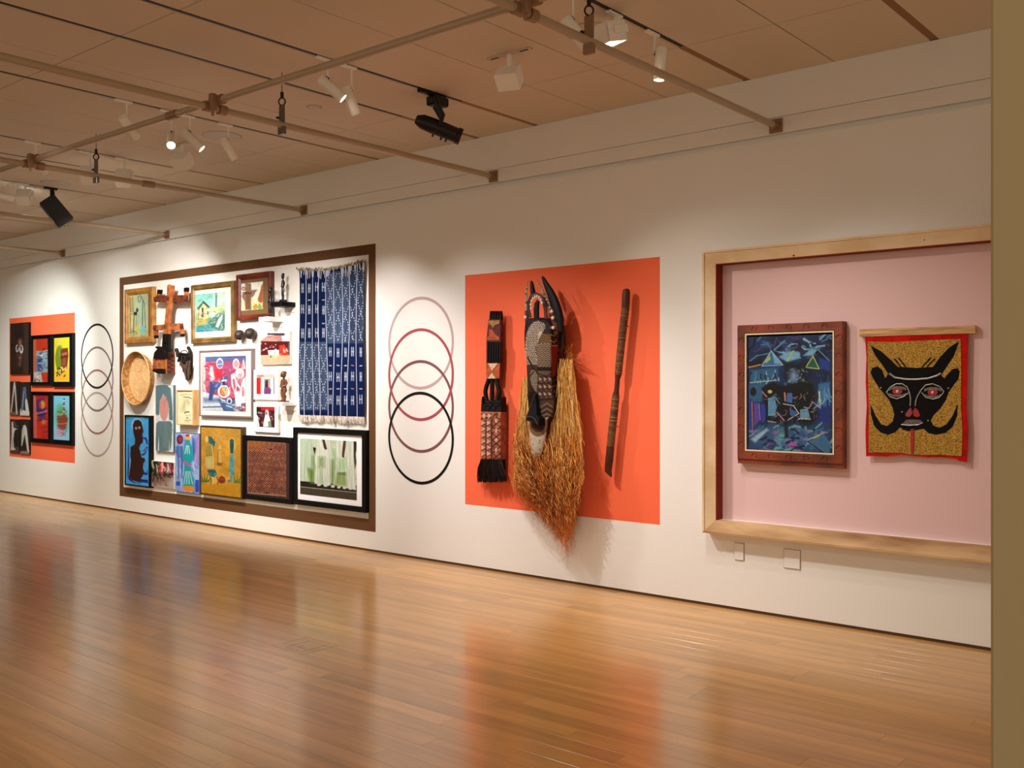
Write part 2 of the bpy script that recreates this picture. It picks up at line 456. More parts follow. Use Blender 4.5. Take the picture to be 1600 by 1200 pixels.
# ---- ceiling of panels, with slots that carry the lighting track
ceil = MB().box(ROOM_X0, ROOM_X1, ROOM_Y0, 0.3, CEIL_Z + 0.06, CEIL_Z + 0.2).build('ceiling', mat('ceiling_void', (84, 64, 48), 0.8)); tag(ceil, kind='structure')
SLOTS = [-1.83, -3.02, -4.80, -5.41, -6.60, -8.30, -8.92, -10.10, -11.30, -12.46, -13.55]
JOINTS = [-0.6, -1.22, -2.43, -3.63, -4.20, -6.02, -7.20, -7.73, -9.52, -10.70, -11.88, -13.00, -14.2, -15.4, -16.6, -17.8]
lines = sorted([(x, 0.026) for x in SLOTS] + [(x, 0.004) for x in JOINTS] + [(ROOM_X0, 0), (ROOM_X1, 0)])
YROWS = [0.0, -0.84, -3.08, -5.32, -7.56, -9.80, ROOM_Y0]
restc = MB(); pmesh = {}
for (xa, ga), (xb, gb) in zip(lines[:-1], lines[1:]):
    for ya, yb in zip(YROWS[:-1], YROWS[1:]):
        x0, x1, y1, y0 = xa + ga, xb - gb, ya - (0.003 if ya < 0 else 0), yb + 0.003
        seen = False
        for i in range(7):
            for j in range(7):
                X, Y = x0 + (x1 - x0) * i / 6, y0 + (y1 - y0) * j / 6
                if -X * SN + (Y + CAM_D) * CS > 0.3:
                    px, py = proj(X, Y, CEIL_Z)
                    if -20 < px < 1570 and py > -20: seen = True
        if seen:
            key = (round(x1 - x0, 4), round(y1 - y0, 4))
            if key not in pmesh:
                e = 0.002; W, H = x1 - x0, y1 - y0
                vs = []
                for (i, z) in ((0, 0.02), (0, e), (e, 0)): vs += [(i, i, z), (W - i, i, z), (W - i, H - i, z), (i, H - i, z)]
                fs = [(8, 9, 10, 11)[::-1]] + [(b + k, b + 4 + k, b + 4 + (k + 1) % 4, b + (k + 1) % 4) for b in (0, 4) for k in range(4)]
                me = bpy.data.meshes.new('ceiling_panel'); me.from_pydata(vs, [], fs); me.materials.append(M_CEIL); pmesh[key] = me
            o = link('ceiling_panel', pmesh[key], ceil); o.location = (x0, y0, CEIL_Z)
        else: restc.box(x0, x1, y0, y1, CEIL_Z, CEIL_Z + 0.02)
tag(restc.build('panel_field', M_CEIL, ceil), kind='stuff')
M_TRIM = mat('slot_trim', (198, 180, 160), 0.6); M_GROOVE_SHADE = mat('slot_groove', (150, 112, 74), 0.7)  # groove brown has the shade inside the recess put into its colour
for x in SLOTS:
    MB().box(x - 0.0255, x + 0.0255, -0.838, 0.0, CEIL_Z + 0.006, CEIL_Z + 0.06).build('slot_groove', M_GROOVE_SHADE, ceil)
    MB().box(x - 0.0255, x - 0.008, ROOM_Y0, -0.842, CEIL_Z + 0.003, CEIL_Z + 0.06).build('slot_trim', M_TRIM, ceil)
    MB().box(x - 0.025, x + 0.0255, -0.845, -0.838, CEIL_Z + 0.004, CEIL_Z + 0.06).build('slot_stop', M_TRIM, ceil)

# ================================================================ PIPES, TRACK AND LAMPS
M_PIPE = mat('pipe_paint', (172, 152, 126), 0.3, metal=0.0, spec=0.5)
M_CLAMP = mat('clamp_steel', (150, 120, 92), 0.4, metal=0.3)
M_STEEL = mat('hanger_steel', (120, 116, 112), 0.3, metal=0.8)
M_BLACK = mat('fixture_black', (14, 13, 13), 0.4)
M_WHITE = mat('fixture_white', (242, 238, 228), 0.4, spec=0.5)
M_LENS = mat('lamp_lens', (255, 250, 240), 0.3, emit=(255, 244, 226), estr=9.0)
PIPE_Z, PIPE_R = 3.165, 0.021
PIPES = [(-2.813, 'pipe nearest the wooden niche'), (-5.232, 'pipe ending above the orange panel'), (-7.64, 'pipe ending above the brown border'),
         (-10.055, 'lamp-lit pipe left of the brown border'), (-12.5, 'pipe farthest from the niche')]
for i, (px_, lab) in enumerate(PIPES):
    t = thing('ceiling_pipe', 'beige steel ceiling pipe bolted to the wall, ' + lab, 'pipe', (px_, 0, PIPE_Z), 'wall-mounted ceiling pipes')
    MB().tube([(px_, -9.0, PIPE_Z), (px_, -0.008, PIPE_Z)], PIPE_R, 16).build('pipe', M_PIPE, t, smooth=True)
    fl = MB().box(px_ - 0.046, px_ + 0.046, -0.010, 0.0, PIPE_Z - 0.046, PIPE_Z + 0.046).build('wall_flange', M_CLAMP, t, bevel=0.003)
    MB().tube([(px_, -0.055, PIPE_Z), (px_, -0.010, PIPE_Z)], 0.029, 16).build('socket', M_CLAMP, t, smooth=True)
    for sx in (-1, 1):
        for sz in (-1, 1):
            MB().tube([(px_ + sx * 0.034, -0.017, PIPE_Z + sz * 0.034), (px_ + sx * 0.034, -0.010, PIPE_Z + sz * 0.034)], 0.007, 8).build('bolt', M_CLAMP, fl)
    if i >= 2:
        yc = -1.62 if i == 2 else -2.4
        cp = MB().tube([(px_, yc - 0.05, PIPE_Z), (px_, yc + 0.05, PIPE_Z)], 0.028, 16).build('coupling', M_CLAMP, t, smooth=True)
CX_Y, CX_Z = -2.565, 3.2075
t = thing('ceiling_pipe', 'long beige cross pipe running parallel to the wall above the other pipes', 'pipe', (-9, CX_Y, CX_Z))
MB().tube([(-18.9, CX_Y, CX_Z), (2.9, CX_Y, CX_Z)], PIPE_R, 16).build('pipe', M_PIPE, t, smooth=True)
for xc in (-5.70,):
    MB().tube([(xc - 0.05, CX_Y, CX_Z), (xc + 0.05, CX_Y, CX_Z)], 0.028, 16).build('coupling', M_CLAMP, t, smooth=True)
for px_, lab in ((-2.813, 'nearest the niche'), (-5.232, 'above the orange panel'), (-7.64, 'above the brown border')):
    t = thing('pipe_clamp', 'steel crossover clamp joining two ceiling pipes, ' + lab, 'clamp', (px_, CX_Y, PIPE_Z), 'pipe crossover clamps')
    lower = MB().tube([(px_, CX_Y - 0.075, PIPE_Z), (px_, CX_Y - 0.02, PIPE_Z)], 0.031, 14).build('lower_collar', M_CLAMP, t, smooth=True)
    lower2 = MB().tube([(px_, CX_Y + 0.024, PIPE_Z), (px_, CX_Y + 0.075, PIPE_Z)], 0.031, 14).build('lower_collar', M_CLAMP, t, smooth=True)
    MB().tube([(px_ + 0.024, CX_Y, CX_Z), (px_ + 0.085, CX_Y, CX_Z)], 0.031, 14).build('upper_collar', M_CLAMP, t, smooth=True)
    MB().box(px_ + 0.022, px_ + 0.06, CX_Y - 0.06, CX_Y - 0.022, PIPE_Z - 0.03, CX_Z + 0.03).build('bridge', M_CLAMP, t, bevel=0.004)
    MB().tube([(px_ + 0.041, CX_Y - 0.041, PIPE_Z - 0.06), (px_ + 0.041, CX_Y - 0.041, PIPE_Z - 0.028)], 0.009, 8).build('bolt', M_CLAMP, t)
HY = -2.07
for px_, lab in ((-2.813, 'on the pipe nearest the niche'), (-5.232, 'on the pipe above the orange panel'), (-7.64, 'on the pipe above the brown border')):
    t = thing('cable_hanger', 'cable hanger with carabiner and steel plate ' + lab, 'hanger', (px_, HY, PIPE_Z), 'pipe cable hangers')
    MB().tube([(px_, HY, 3.36), (px_, HY, CEIL_Z)], 0.0025, 6).build('wire', M_BLACK, t)
    MB().tube([(px_, HY, 3.335), (px_, HY, 3.375)], 0.011, 10).build('ferrule', M_BLACK, t)
    hk = []
    for k in range(17):
        a = 2 * math.pi * k / 16
        hk.append((px_ + 0.021 * math.sin(a) * CS, HY + 0.021 * math.sin(a) * SN, 3.314 + 0.024 * math.cos(a)))
    MB().tube(hk, 0.005, 6, cap=False).build('hook', M_BLACK, t, smooth=True)
    pl = MB().box(px_ - 0.028, px_ + 0.028, HY - 0.004, HY + 0.004, PIPE_Z + 0.012, 3.292).box(px_ - 0.03, px_ + 0.03, HY - 0.012, HY + 0.012, PIPE_Z - 0.062, PIPE_Z - 0.012)
    pl.build('plate', M_STEEL if px_ < -5 else M_CLAMP, t, bevel=0.002)
    MB().tube([(px_ - 0.034, HY - 0.016, PIPE_Z + 0.05), (px_ - 0.034, HY + 0.016, PIPE_Z + 0.05)], 0.008, 8).build('bolt', M_BLACK, t)

TRACK_LAB = {-1.83: 'first slot left of the partition', -3.02: 'slot above the niche', -4.80: 'slot of the black projector', -5.41: 'slot without lamps next to the projector slot',
             -6.60: 'slot of four cylinder lamps', -8.30: 'slot of two square lamps', -8.92: 'empty slot beside the square lamps', -10.10: 'slot of the brightest box lamp'}
for x, lab in TRACK_LAB.items():
    MBt = MB().box(x - 0.008, x + 0.0255, ROOM_Y0, -0.845, CEIL_Z + 0.002, CEIL_Z + 0.06).build('lighting_track', M_DARK)
    tag(MBt, 'black lighting track recessed in the ceiling, ' + lab, 'track', 'recessed lighting tracks')

def frame_axes(d):
    d = Vector(d).normalized(); up = Vector((0, 0, 1))
    s = d.cross(up)
    s = s.normalized() if s.length > 1e-3 else Vector((1, 0, 0))
    return d, s, s.cross(d)

def spot_light(t, pos, d, power, size, blend, rgb, radius=0.03):
    ld = bpy.data.lights.new('lamp_light', 'SPOT'); ld.energy = power * SPOT; ld.spot_size = math.radians(size); ld.spot_blend = blend
    ld.color = rgb; ld.shadow_soft_size = radius
    o = bpy.data.objects.new('lamp_light', ld); COL.objects.link(o); o.parent = t
    o.location = Vector(pos) - BASE[t.name]
    o.rotation_euler = Vector(d).to_track_quat('-Z', 'Y').to_euler()

WARM = (1.0, 0.94, 0.93); NEUT = (1.0, 0.95, 0.88); COOL = (0.95, 1.0, 0.95)
def adapter(t, x, y, m, ln=0.09):
    MB().box(x - 0.017, x + 0.017, y - ln, y + ln * 0.4, CEIL_Z - 0.012, CEIL_Z + 0.002).build('track_adapter', m, t, bevel=0.003)

def cylinder_lamp(x, y, target, label, power=0, size=50, blend=0.9, col=NEUT, stem=0.10, lit=True, m=None, r=0.033, ln=0.165):
    m = m or M_WHITE
    t = thing('track_lamp', label, 'spotlight', (x, y, CEIL_Z), 'white track spotlights')
    adapter(t, x, y, m)
    pz = CEIL_Z - 0.012 - stem; p = Vector((x, y, pz))
    MB().tube([(x, y, pz - 0.005), (x, y, CEIL_Z - 0.011)], 0.0065, 8).build('stem', m, t, smooth=True)
    d, s, u = frame_axes(Vector(target) - p)
    c0 = p - d * 0.012 - u * (r + 0.004)
    h = MB().lathe([(0.0, -0.02), (r - 0.005, -0.02), (r, -0.014), (r, ln), (r - 0.004, ln), (r - 0.004, ln - 0.03)], c0, d, 24).build('housing', m, t, smooth=True)
    MB().obox(p - u * 0.010, d, s, u, 0.012, 0.006, 0.014).build('knuckle', M_BLACK, t, bevel=0.002)
    MB().lathe([(0.0, ln - 0.026), (r - 0.0045, ln - 0.028)], c0, d, 24).build('lens', M_LENS if lit else M_STEEL, t)
    if power: spot_light(t, c0 + d * (ln + 0.02), d, power, size, blend, col)
    return t

def box_lamp(x, y, target, label, power=0, size=70, blend=0.9, col=NEUT, stem=0.07, m=None, w=0.065, lit=True, group='square track floodlights'):
    m = m or M_WHITE
    t = thing('box_lamp', label, 'floodlight', (x, y, CEIL_Z), group)
    adapter(t, x, y, m)
    d, s, u = frame_axes(Vector(target) - Vector((x, y, 3.3)))
    p = Vector((x, y, CEIL_Z - 0.012 - stem))
    MB().obox((x, y, CEIL_Z - 0.012 - stem / 2), Vector((1, 0, 0)), Vector((0, 1, 0)), Vector((0, 0, 1)), 0.016, 0.006, stem / 2).build('stem', m, t)
    c = p - u * w * 0.9 + d * 0.02
    hb = MB()
    for k, (a, b, ha, hb_) in enumerate(((s, u, 1, 1), (s, u, -1, 1), (u, s, 1, 1), (u, s, -1, 1))):
        hb.obox(c + a * (w - 0.003) * ha, d, a, b, w * 0.8, 0.003, w)
    hb.obox(c - d * w * 0.8, d, s, u, 0.004, w, w)
    hb.build('housing', m, t, bevel=0.0015)
    for k in (-1, 1): MB().obox(c + s * (w + 0.006) * k + u * w * 0.4 - d * 0.01, d, s, u, 0.02, 0.004, w * 0.75).build('yoke', m, t, bevel=0.002)
    MB().obox(c + d * w * 0.35, d, s, u, 0.002, w - 0.007, w - 0.007).build('lens', M_LENS if lit else M_STEEL, t)
    if power: spot_light(t, c + d * (w * 0.8 + 0.02), d, power, size, blend, col, 0.05)
    return t

# lamps seen in the photograph, most of them aimed at the wall (a few down or into the room)
cylinder_lamp(-6.60, -2.38, (-7.6, 0.0, 1.4), 'white cylinder spotlight tilted down, left end of the four in a row', power=240, size=58, blend=1)
cylinder_lamp(-6.60, -2.03, (-3.3, -4.2, 0.0), 'white cylinder spotlight glaring towards the room, second of four in a row', power=25, size=50, blend=1, stem=0.13)
cylinder_lamp(-6.60, -1.88, (-5.0, 0.0, 1.1), 'white cylinder spotlight tilted to the right, third of four in a row', power=95, size=58, blend=1, col=WARM)
cylinder_lamp(-6.60, -1.55, (-6.4, 0.0, 1.25), 'white cylinder spotlight under a round ceiling plate, last of four in a row', power=120, size=68, blend=1, col=WARM)
cylinder_lamp(-4.80, -2.05, (-2.9, 0.0, 1.05), 'beige-looking cylinder spotlight tilted right, partly behind the cross pipe', power=70, size=60, blend=1)
cylinder_lamp(-4.80, -1.86, (-4.6, -0.5, 0.6), 'white cylinder spotlight hanging nearly straight down beside the cross pipe', power=110, size=84, blend=1, col=WARM, stem=0.13)
cylinder_lamp(-3.02, -1.92, (-1.9, 0.0, 1.0), 'cylinder spotlight hanging at the top edge above the niche pipe', power=40, size=64, blend=1, stem=0.12)
box_lamp(-3.02, -1.52, (-2.8, -0.8, 0.3), 'bright white box floodlight above the niche, beside the cable hanger', power=38, size=96, blend=1)
cylinder_lamp(-3.02, -1.14, (-3.25, -1.25, 0.3), 'small white cylinder spotlight with a bright lens, closest to the niche wall', power=38, size=100, blend=1, col=WARM)
cylinder_lamp(-8.30, -2.25, (-8.8, 0.0, 1.35), 'white cylinder spotlight half hidden behind the pipe crossing', power=270, size=60, blend=1)
box_lamp(-8.30, -1.79, (-10.5, 0.0, 1.7), 'white square floodlight left of the plate hanger', power=190, size=66, blend=1, stem=0.13)
box_lamp(-8.30, -1.47, (-10.0, 0.0, 1.5), 'beige square floodlight seen flat on, right of the plate hanger', power=110, size=66, blend=1, stem=0.11)
box_lamp(-10.10, -1.54, (-11.8, 0.0, 1.2), 'glaring white box floodlight on the far left track', power=90, size=80, blend=1, col=COOL)
cylinder_lamp(-10.10, -1.80, (-10.2, -1.2, 3.36), 'white spotlight cut by the left edge of the photograph', power=7, size=120, blend=1, col=COOL)
# unseen extra heads, added as fill for wall, floor and partition
for (x, y, tg, pw, sz, cl, lab) in (
        (-11.30, -2.10, (-13.2, 0, 1.5), 255, 66, COOL, 'leftmost lamp track'),
        (-6.60, -3.95, (-8.6, 0, 1.3), 150, 48, NEUT, 'four-lamp track, farthest from the wall'),
        (-4.80, -4.40, (-3.6, -2.6, 0), 40, 120, WARM, 'projector track, farthest from the wall'),
        (0.70, -8.60, (0.3, -4.6, 1.3), 12, 110, NEUT, 'ceiling behind the partition, facing it')):
    cylinder_lamp(x, y, tg, 'added white fill spotlight, out of view, on the ' + lab, power=pw, size=sz, blend=1, col=cl)
# monopoint wall washers on short cross tracks
for (x, y, lab) in ((-3.87, -1.42, 'pale box floodlight on its own short ceiling track near the projector'), (-7.40, -1.45, 'pale box floodlight on its own short ceiling track left of the round plate')):
    t = thing('box_lamp', lab, 'floodlight', (x, y, CEIL_Z), 'monopoint floodlights')
    MB().box(x - 0.17, x + 0.17, y - 0.02, y + 0.02, CEIL_Z - 0.008, CEIL_Z).build('track', M_TRIM, t, bevel=0.002)
    for k in (-1, 1): MB().box(x + k * 0.115 - 0.03, x + k * 0.115 + 0.03, y - 0.006, y + 0.006, CEIL_Z - 0.010, CEIL_Z - 0.008).build('track_slot', M_DARK, t)
    MB().box(x - 0.012, x + 0.012, y - 0.008, y + 0.008, CEIL_Z - 0.09, CEIL_Z - 0.008).build('stem', M_WHITE, t)
    d, s, u = frame_axes((-0.35, 1.0, -1.1)); c = Vector((x, y, CEIL_Z - 0.15))
    MB().obox(c, d, s, u, 0.055, 0.07, 0.06).build('housing', M_WHITE, t, bevel=0.003)
    MB().obox(c + d * 0.056, d, s, u, 0.002, 0.06, 0.05).build('lens', M_STEEL, t)
# the black projector and the black box spotlight
px_, py_ = on_level(682, 146, CEIL_Z)
t = thing('projector', 'black cylindrical projector spotlight hanging on a yoke from the ceiling track', 'projector', (-4.80, py_, CEIL_Z))
x, y = -4.80, py_
MB().box(x - 0.018, x + 0.018, y - 0.16, y + 0.09, CEIL_Z - 0.022, CEIL_Z + 0.002).build('track_adapter', M_BLACK, t, bevel=0.004)
MB().box(x - 0.05, x + 0.05, y - 0.05, y + 0.09, CEIL_Z - 0.085, CEIL_Z - 0.02).build('driver_box', M_BLACK, t, bevel=0.012)
d, s, u = frame_axes((0.55, 0.62, -0.30)); c = Vector((x + 0.01, y + 0.02, CEIL_Z - 0.235))
for k in (-1, 1): MB().tube([c + s * 0.058 * k + u * 0.0, c + s * 0.06 * k + u * 0.08, Vector((x, y, CEIL_Z - 0.075)) + s * 0.045 * k], [0.013, 0.016, 0.02], 8).build('yoke', M_BLACK, t, smooth=True)
MB().lathe([(0, -0.17), (0.03, -0.165), (0.05, -0.12), (0.054, -0.05), (0.052, 0.13), (0.058, 0.135), (0.058, 0.165), (0.05, 0.165), (0.046, 0.14)], c, d, 28).build('barrel', M_BLACK, t, smooth=True)
MB().lathe([(0, 0.148), (0.03, 0.146), (0.047, 0.138)], c, d, 24).build('lens', mat('projector_glass', (70, 84, 96), 0.08, spec=0.9), t, smooth=True)
for q in (-0.02, 0.04, 0.075): MB().tube([c + d * q - u * 0.05, c + d * q - u * 0.072], 0.007, 8).build('focus_knob', M_BLACK, t)
x, y = -10.10, -1.27
t = thing('box_spotlight', 'black box-shaped spotlight tilted down beside the glaring floodlight', 'spotlight', (x, y, CEIL_Z))
MB().box(x - 0.018, x + 0.018, y - 0.08, y + 0.05, CEIL_Z - 0.02, CEIL_Z + 0.002).build('track_adapter', M_BLACK, t, bevel=0.003)
MB().tube([(x, y, CEIL_Z - 0.02), (x + 0.01, y, CEIL_Z - 0.10)], [0.02, 0.026], 10).build('yoke', M_BLACK, t, smooth=True)
d, s, u = frame_axes((0.25, 0.55, -0.75)); c = Vector((x + 0.03, y + 0.03, CEIL_Z - 0.24))
MB().obox(c, d, s, u, 0.15, 0.075, 0.085).build('housing', M_BLACK, t, bevel=0.008)
MB().obox(c + d * 0.151, d, s, u, 0.003, 0.06, 0.07).build('lens', mat('projector_glass'), t)
# flush round plates in the ceiling
for (px, py, r, lab) in ((347, 212, 0.15, 'large round flush ceiling plate behind the last cylinder spotlight'), (925, 50, 0.15, 'round flush ceiling plate behind the hanger near the niche'),
                         (86, 286, 0.13, 'round flush ceiling plate above the black box spotlight'), (34, 291, 0.13, 'round flush ceiling plate above the glaring floodlight'),
                         (491, 167, 0.05, 'small round ceiling sensor between the two empty slots')):
    x, y = on_level(px, py, CEIL_Z)
    t = thing('ceiling_plate', lab, 'ceiling plate', (x, y, CEIL_Z), 'round flush ceiling plates')
    MB().lathe([(0, -0.006), (r - 0.008, -0.006), (r, 0.0)], (x, y, CEIL_Z), (0, 0, 1), 40).build('disc', mat('plate_grey', (204, 196, 188), 0.6), t)
    MB().lathe([(r, 0.0), (r - 0.004, -0.003), (r + 0.006, -0.003), (r + 0.008, 0.0)], (x, y, CEIL_Z), (0, 0, 1), 40).build('rim', mat('plate_rim', (170, 158, 146), 0.5), t)

# ================================================================ NICHE SURROUND
M_OAK = mat('pale_poplar', (232, 206, 168), 0.5, spec=0.35, var=0.22, vscale=2.2, stretch=(2, 2, 2), rgb2=(212, 178, 132))
M_OAKB = mat('streaked_poplar', (214, 176, 126), 0.42, spec=0.4, var=0.5, vscale=1.7, stretch=(0.9, 5, 5), rgb2=(146, 98, 50))
n = thing('niche_surround', 'pale wooden box frame projecting round the pink wall niche', 'frame', ((NX0 + NX1) / 2, 0, NZ0))
def board(name, m, k, lab=None):
    """one mitred board: front lip, then a face sloping gently back to the opening; k picks the side"""
    prof = [(0, -0.0005), (0, FRAME_Y), (0.014, FRAME_Y), (0.015, FRAME_Y + 0.006), (FACE_W, -0.060), (FACE_W, -0.0005)]
    if k == 'sill': prof = [(0, -0.0005), (0, FRAME_Y), (0.014, FRAME_Y), (0.016, FRAME_Y + 0.002), (FACE_W, -0.058), (FACE_W, -0.0005)]
    o0, o1, p0, p1 = NX0 - FACE_W, NX1 + FACE_W, NZ0 - FACE_W, NZ1 + FACE_W
    A, B = [], []
    for i, y in prof:
        c = {'left': ((o0 + i, p0 + i), (o0 + i, p1 - i)), 'right': ((o1 - i, p0 + i), (o1 - i, p1 - i)), 'top': ((o0 + i, p1 - i), (o1 - i, p1 - i)), 'sill': ((o0 + i, p0 + i), (o1 - i, p0 + i))}[k]
        A.append((c[0][0], y, c[0][1])); B.append((c[1][0], y, c[1][1]))
    q = len(prof)
    MB().add(A + B, [tuple(range(q)), tuple(range(2 * q - 1, q - 1, -1))] + [(j, (j + 1) % q, (j + 1) % q + q, j + q) for j in range(q)]).build(name, m, n, label=lab)
reveal(-0.058, -0.0005).build('inner_lining', M_NRED, n, label='dark red inner edge of the wooden frame')
board('left_board', M_OAK, 'left'); board('right_board', M_OAK, 'right'); board('top_board', M_OAK, 'top')
board('sill_board', M_OAKB, 'sill', 'bottom board with dark wavy heartwood streaks')
for dx, dz in ((0.55, 0.02), (1.35, 0.07)):
    MB().ball((NX0 + dx, -0.0625 - 0.2 * dz * .3, NZ1 + dz * .5), 0.008, 0.003, 0.006, 10, 6).build('knot', mat('wood_knot', (120, 74, 36), 0.6), n)
for (x0, x1, y0, y1, lab) in ((1148.4, 1162.5, 848, 874, 'small blank white cover plate on the wall below the wooden niche'), (1225.5, 1250.5, 857.5, 886.5, 'larger blank white cover plate on the wall below the wooden niche')):
    X0, Z1 = on_wall(x0, y0); X1 = on_wall(x1, y0)[0]; Z0 = on_wall(x0, y1)[1]
    t = thing('cover_plate', lab, 'cover plate', ((X0 + X1) / 2, 0, Z0))
    MB().box(X0, X1, -0.008, -0.0005, Z0, Z1).build('plate', M_WALL, t, bevel=0.002)
    MB().box(X0 - 0.003, X1 + 0.003, -0.002, 0.0, Z0 - 0.003, Z1 + 0.003).build('gasket', mat('gasket_taupe', (150, 136, 118), 0.7), t)  # rim just wider and darker than the plate

# ================================================================ FRAMED PICTURES
M_PAINT = paint_mat('painted_surface', 0.6, 0.3, 0.15, 260)
M_PRINT = paint_mat('printed_surface', 0.42, 0.4)
M_CLOTHP = paint_mat('woven_surface', 0.9, 0.1, 0.5, 500)

def R(xl, xr, yt, yb, y, xr_t=None):
    X0, Z1 = on_wall(xl, yt, y); Z0 = on_wall(xl, yb, y)[1]; X1 = on_wall(xr, 600, y)[0]
    return X0, X1, Z0, Z1

def moulding(rect, prof):
    """closed profile of (inset, y) swept round the rectangle with mitred corners"""
    x0, x1, z0, z1 = rect; m = MB(); vs = []
    for i, y in prof: vs += [(x0 + i, y, z0 + i), (x1 - i, y, z0 + i), (x1 - i, y, z1 - i), (x0 + i, y, z1 - i)]
    npf = len(prof); fs = []
    for p in range(npf):
        q = (p + 1) % npf
        for k in range(4): fs.append((p * 4 + k, p * 4 + (k + 1) % 4, q * 4 + (k + 1) % 4, q * 4 + k))
    return m.add(vs, fs)

def inset(r, a, b=None, c=None, d=None):
    b = a if b is None else b; c = a if c is None else c; d = b if d is None else d
    return (r[0] + a, r[1] - c, r[2] + d, r[3] - b)

def framed(name, label, cat, rect, yf, w, fm, painter, pic_rect, pic_y, pic_mat, group=None, mat_m=None, mat_y=None, prof=None, liner=None, yb=-0.0005, mount='mount_board', res=0.75):
    x0, x1, z0, z1 = rect
    t = thing(name, label, cat, ((x0 + x1) / 2, yb, z0), group)
    if fm is not None:
        pr = prof or [(0, yb), (0, yf + 0.003), (0.003, yf), (w - 0.003, yf), (w, yf + 0.003), (w, yb)]
        moulding(rect, pr).build('frame', fm, t)
    if liner: moulding(inset(rect, w), [(0, yb - 0.001), (0, liner[1]), (liner[0], liner[1]), (liner[0], yb - 0.001)]).build('liner', liner[2], t)
    lw = w + (liner[0] if liner else 0)
    if mat_m is not None:
        MB().box(x0 + lw, x1 - lw, mat_y, yb - 0.001, z0 + lw, z1 - lw).build(mount, mat_m, t)
    else:
        MB().box(x0 + lw, x1 - lw, pic_y + 0.0012, yb - 0.001, z0 + lw, z1 - lw).build('backing_board', mat('backing', (120, 104, 84), 0.8), t)
    flat_picture('picture', pic_rect[0], pic_rect[1], pic_rect[2], pic_rect[3], pic_y, painter, pic_mat, t, res)
    return t

# ---------------- left orange panel: portrait, four prints, four sculpture photographs
def p_portrait(c):
    c.frame(10, 490, 10).fill((34, 18, 14)); c.noise(0.25, 60, 200, 3)
    c.poly([(270, 140), (345, 140), (345, 960), (260, 960)], (62, 46, 40), 0.9, 4)
    c.ell(205, 360, 60, 110, (20, 9, 8), 1, 0, 3)
    c.ell(202, 600, 52, 210, (64, 34, 26), 1, 0, 4); c.ell(215, 450, 28, 60, (152, 96, 78), 0.9, 0, 4); c.ell(222, 680, 22, 110, (134, 84, 64), .7, 0.1, 4)
    c.ell(205, 800, 22, 28, (120, 76, 60), .8, 0, 3); c.ell(180, 640, 20, 60, (38, 18, 14), .8, 0, 3)
    c.ell(233, 555, 30, 66, (236, 232, 224), 1); c.ell(232, 550, 15, 38, (90, 92, 90), 1); c.ell(230, 520, 12, 16, (30, 24, 24), 1)
    c.ell(170, 545, 26, 58, (212, 210, 200), 1); c.ell(172, 545, 14, 34, (70, 64, 60), 1); c.ell(182, 520, 12, 20, (24, 18, 16), 1)
    c.ell(208, 690, 14, 12, (190, 150, 136), .7, 0, 2); c.line([(170, 600), (180, 680)], 8, (150, 120, 100), .7)
def p_redblue(c):
    c.frame(10, 490, 10).fill((190, 196, 200)); c.noise(0.3, 60, 22, 5)
    c.poly([(410, 390), (660, 390), (660, 560), (560, 590), (410, 590)], (196, 52, 20)); c.poly([(410, 390), (465, 390), (470, 900), (410, 1080)], (206, 96, 60))
    c.poly([(470, 580), (650, 590), (650, 930), (470, 930)], (142, 166, 178), 1, 3); c.poly([(470, 690), (560, 700), (550, 900), (480, 900)], (46, 70, 134), 0.9, 6)
    c.strokes((470, 600, 640, 740), 16, 90, 12, [(14, 20, 34), (40, 60, 90), (200, 214, 220)], 4, (-.3, .3)); c.strokes((480, 740, 640, 900), 14, 60, 10, [(30, 40, 90), (220, 226, 230), (70, 100, 140)], 8, (0, 2))
    c.poly([(430, 910), (560, 920), (570, 1080), (430, 1080)], (196, 190, 180)); c.strokes((440, 930, 540, 1070), 18, 40, 10, [(30, 30, 40), (110, 60, 50), (240, 236, 230)], 9)
    c.poly([(540, 920), (660, 915), (660, 1080), (560, 1060)], (204, 52, 22)); c.strokes((550, 940, 650, 1050), 10, 60, 6, [(150, 30, 14)], 19, (-.2, .2), .6); c.line([(570, 560), (600, 545)], 14, (30, 20, 30))
def p_yellow(c):
    c.frame(10, 490, 10).fill((250, 226, 50)); c.poly([(740, 900), (1000, 840), (1000, 1080), (740, 1080)], (250, 176, 56), .8, 20)
    c.ell(800, 480, 60, 70, (214, 200, 60), .7, 0, 4); c.poly([(770, 420), (860, 410), (870, 520), (780, 560)], (232, 216, 80), .8, 5)
    c.ell(830, 700, 68, 200, (124, 142, 32), 1, 0, 2); c.ell(850, 600, 30, 80, (150, 166, 60), .7, 0, 4)
    c.poly([(870, 545), (960, 535), (970, 660), (945, 860), (860, 850), (850, 640)], (126, 56, 36)); c.poly([(860, 620), (950, 600), (950, 640), (860, 660)], (190, 110, 84), .8); c.line([(850, 690), (950, 670)], 10, (70, 20, 16))
    c.poly([(880, 700), (930, 690), (925, 820), (870, 820)], (156, 80, 54), .8); c.line([(850, 560), (860, 700)], 14, (40, 40, 10), .7)
    c.strokes((800, 830, 940, 960), 26, 30, 16, [(20, 14, 8), (30, 20, 10), (240, 226, 140)], 14)
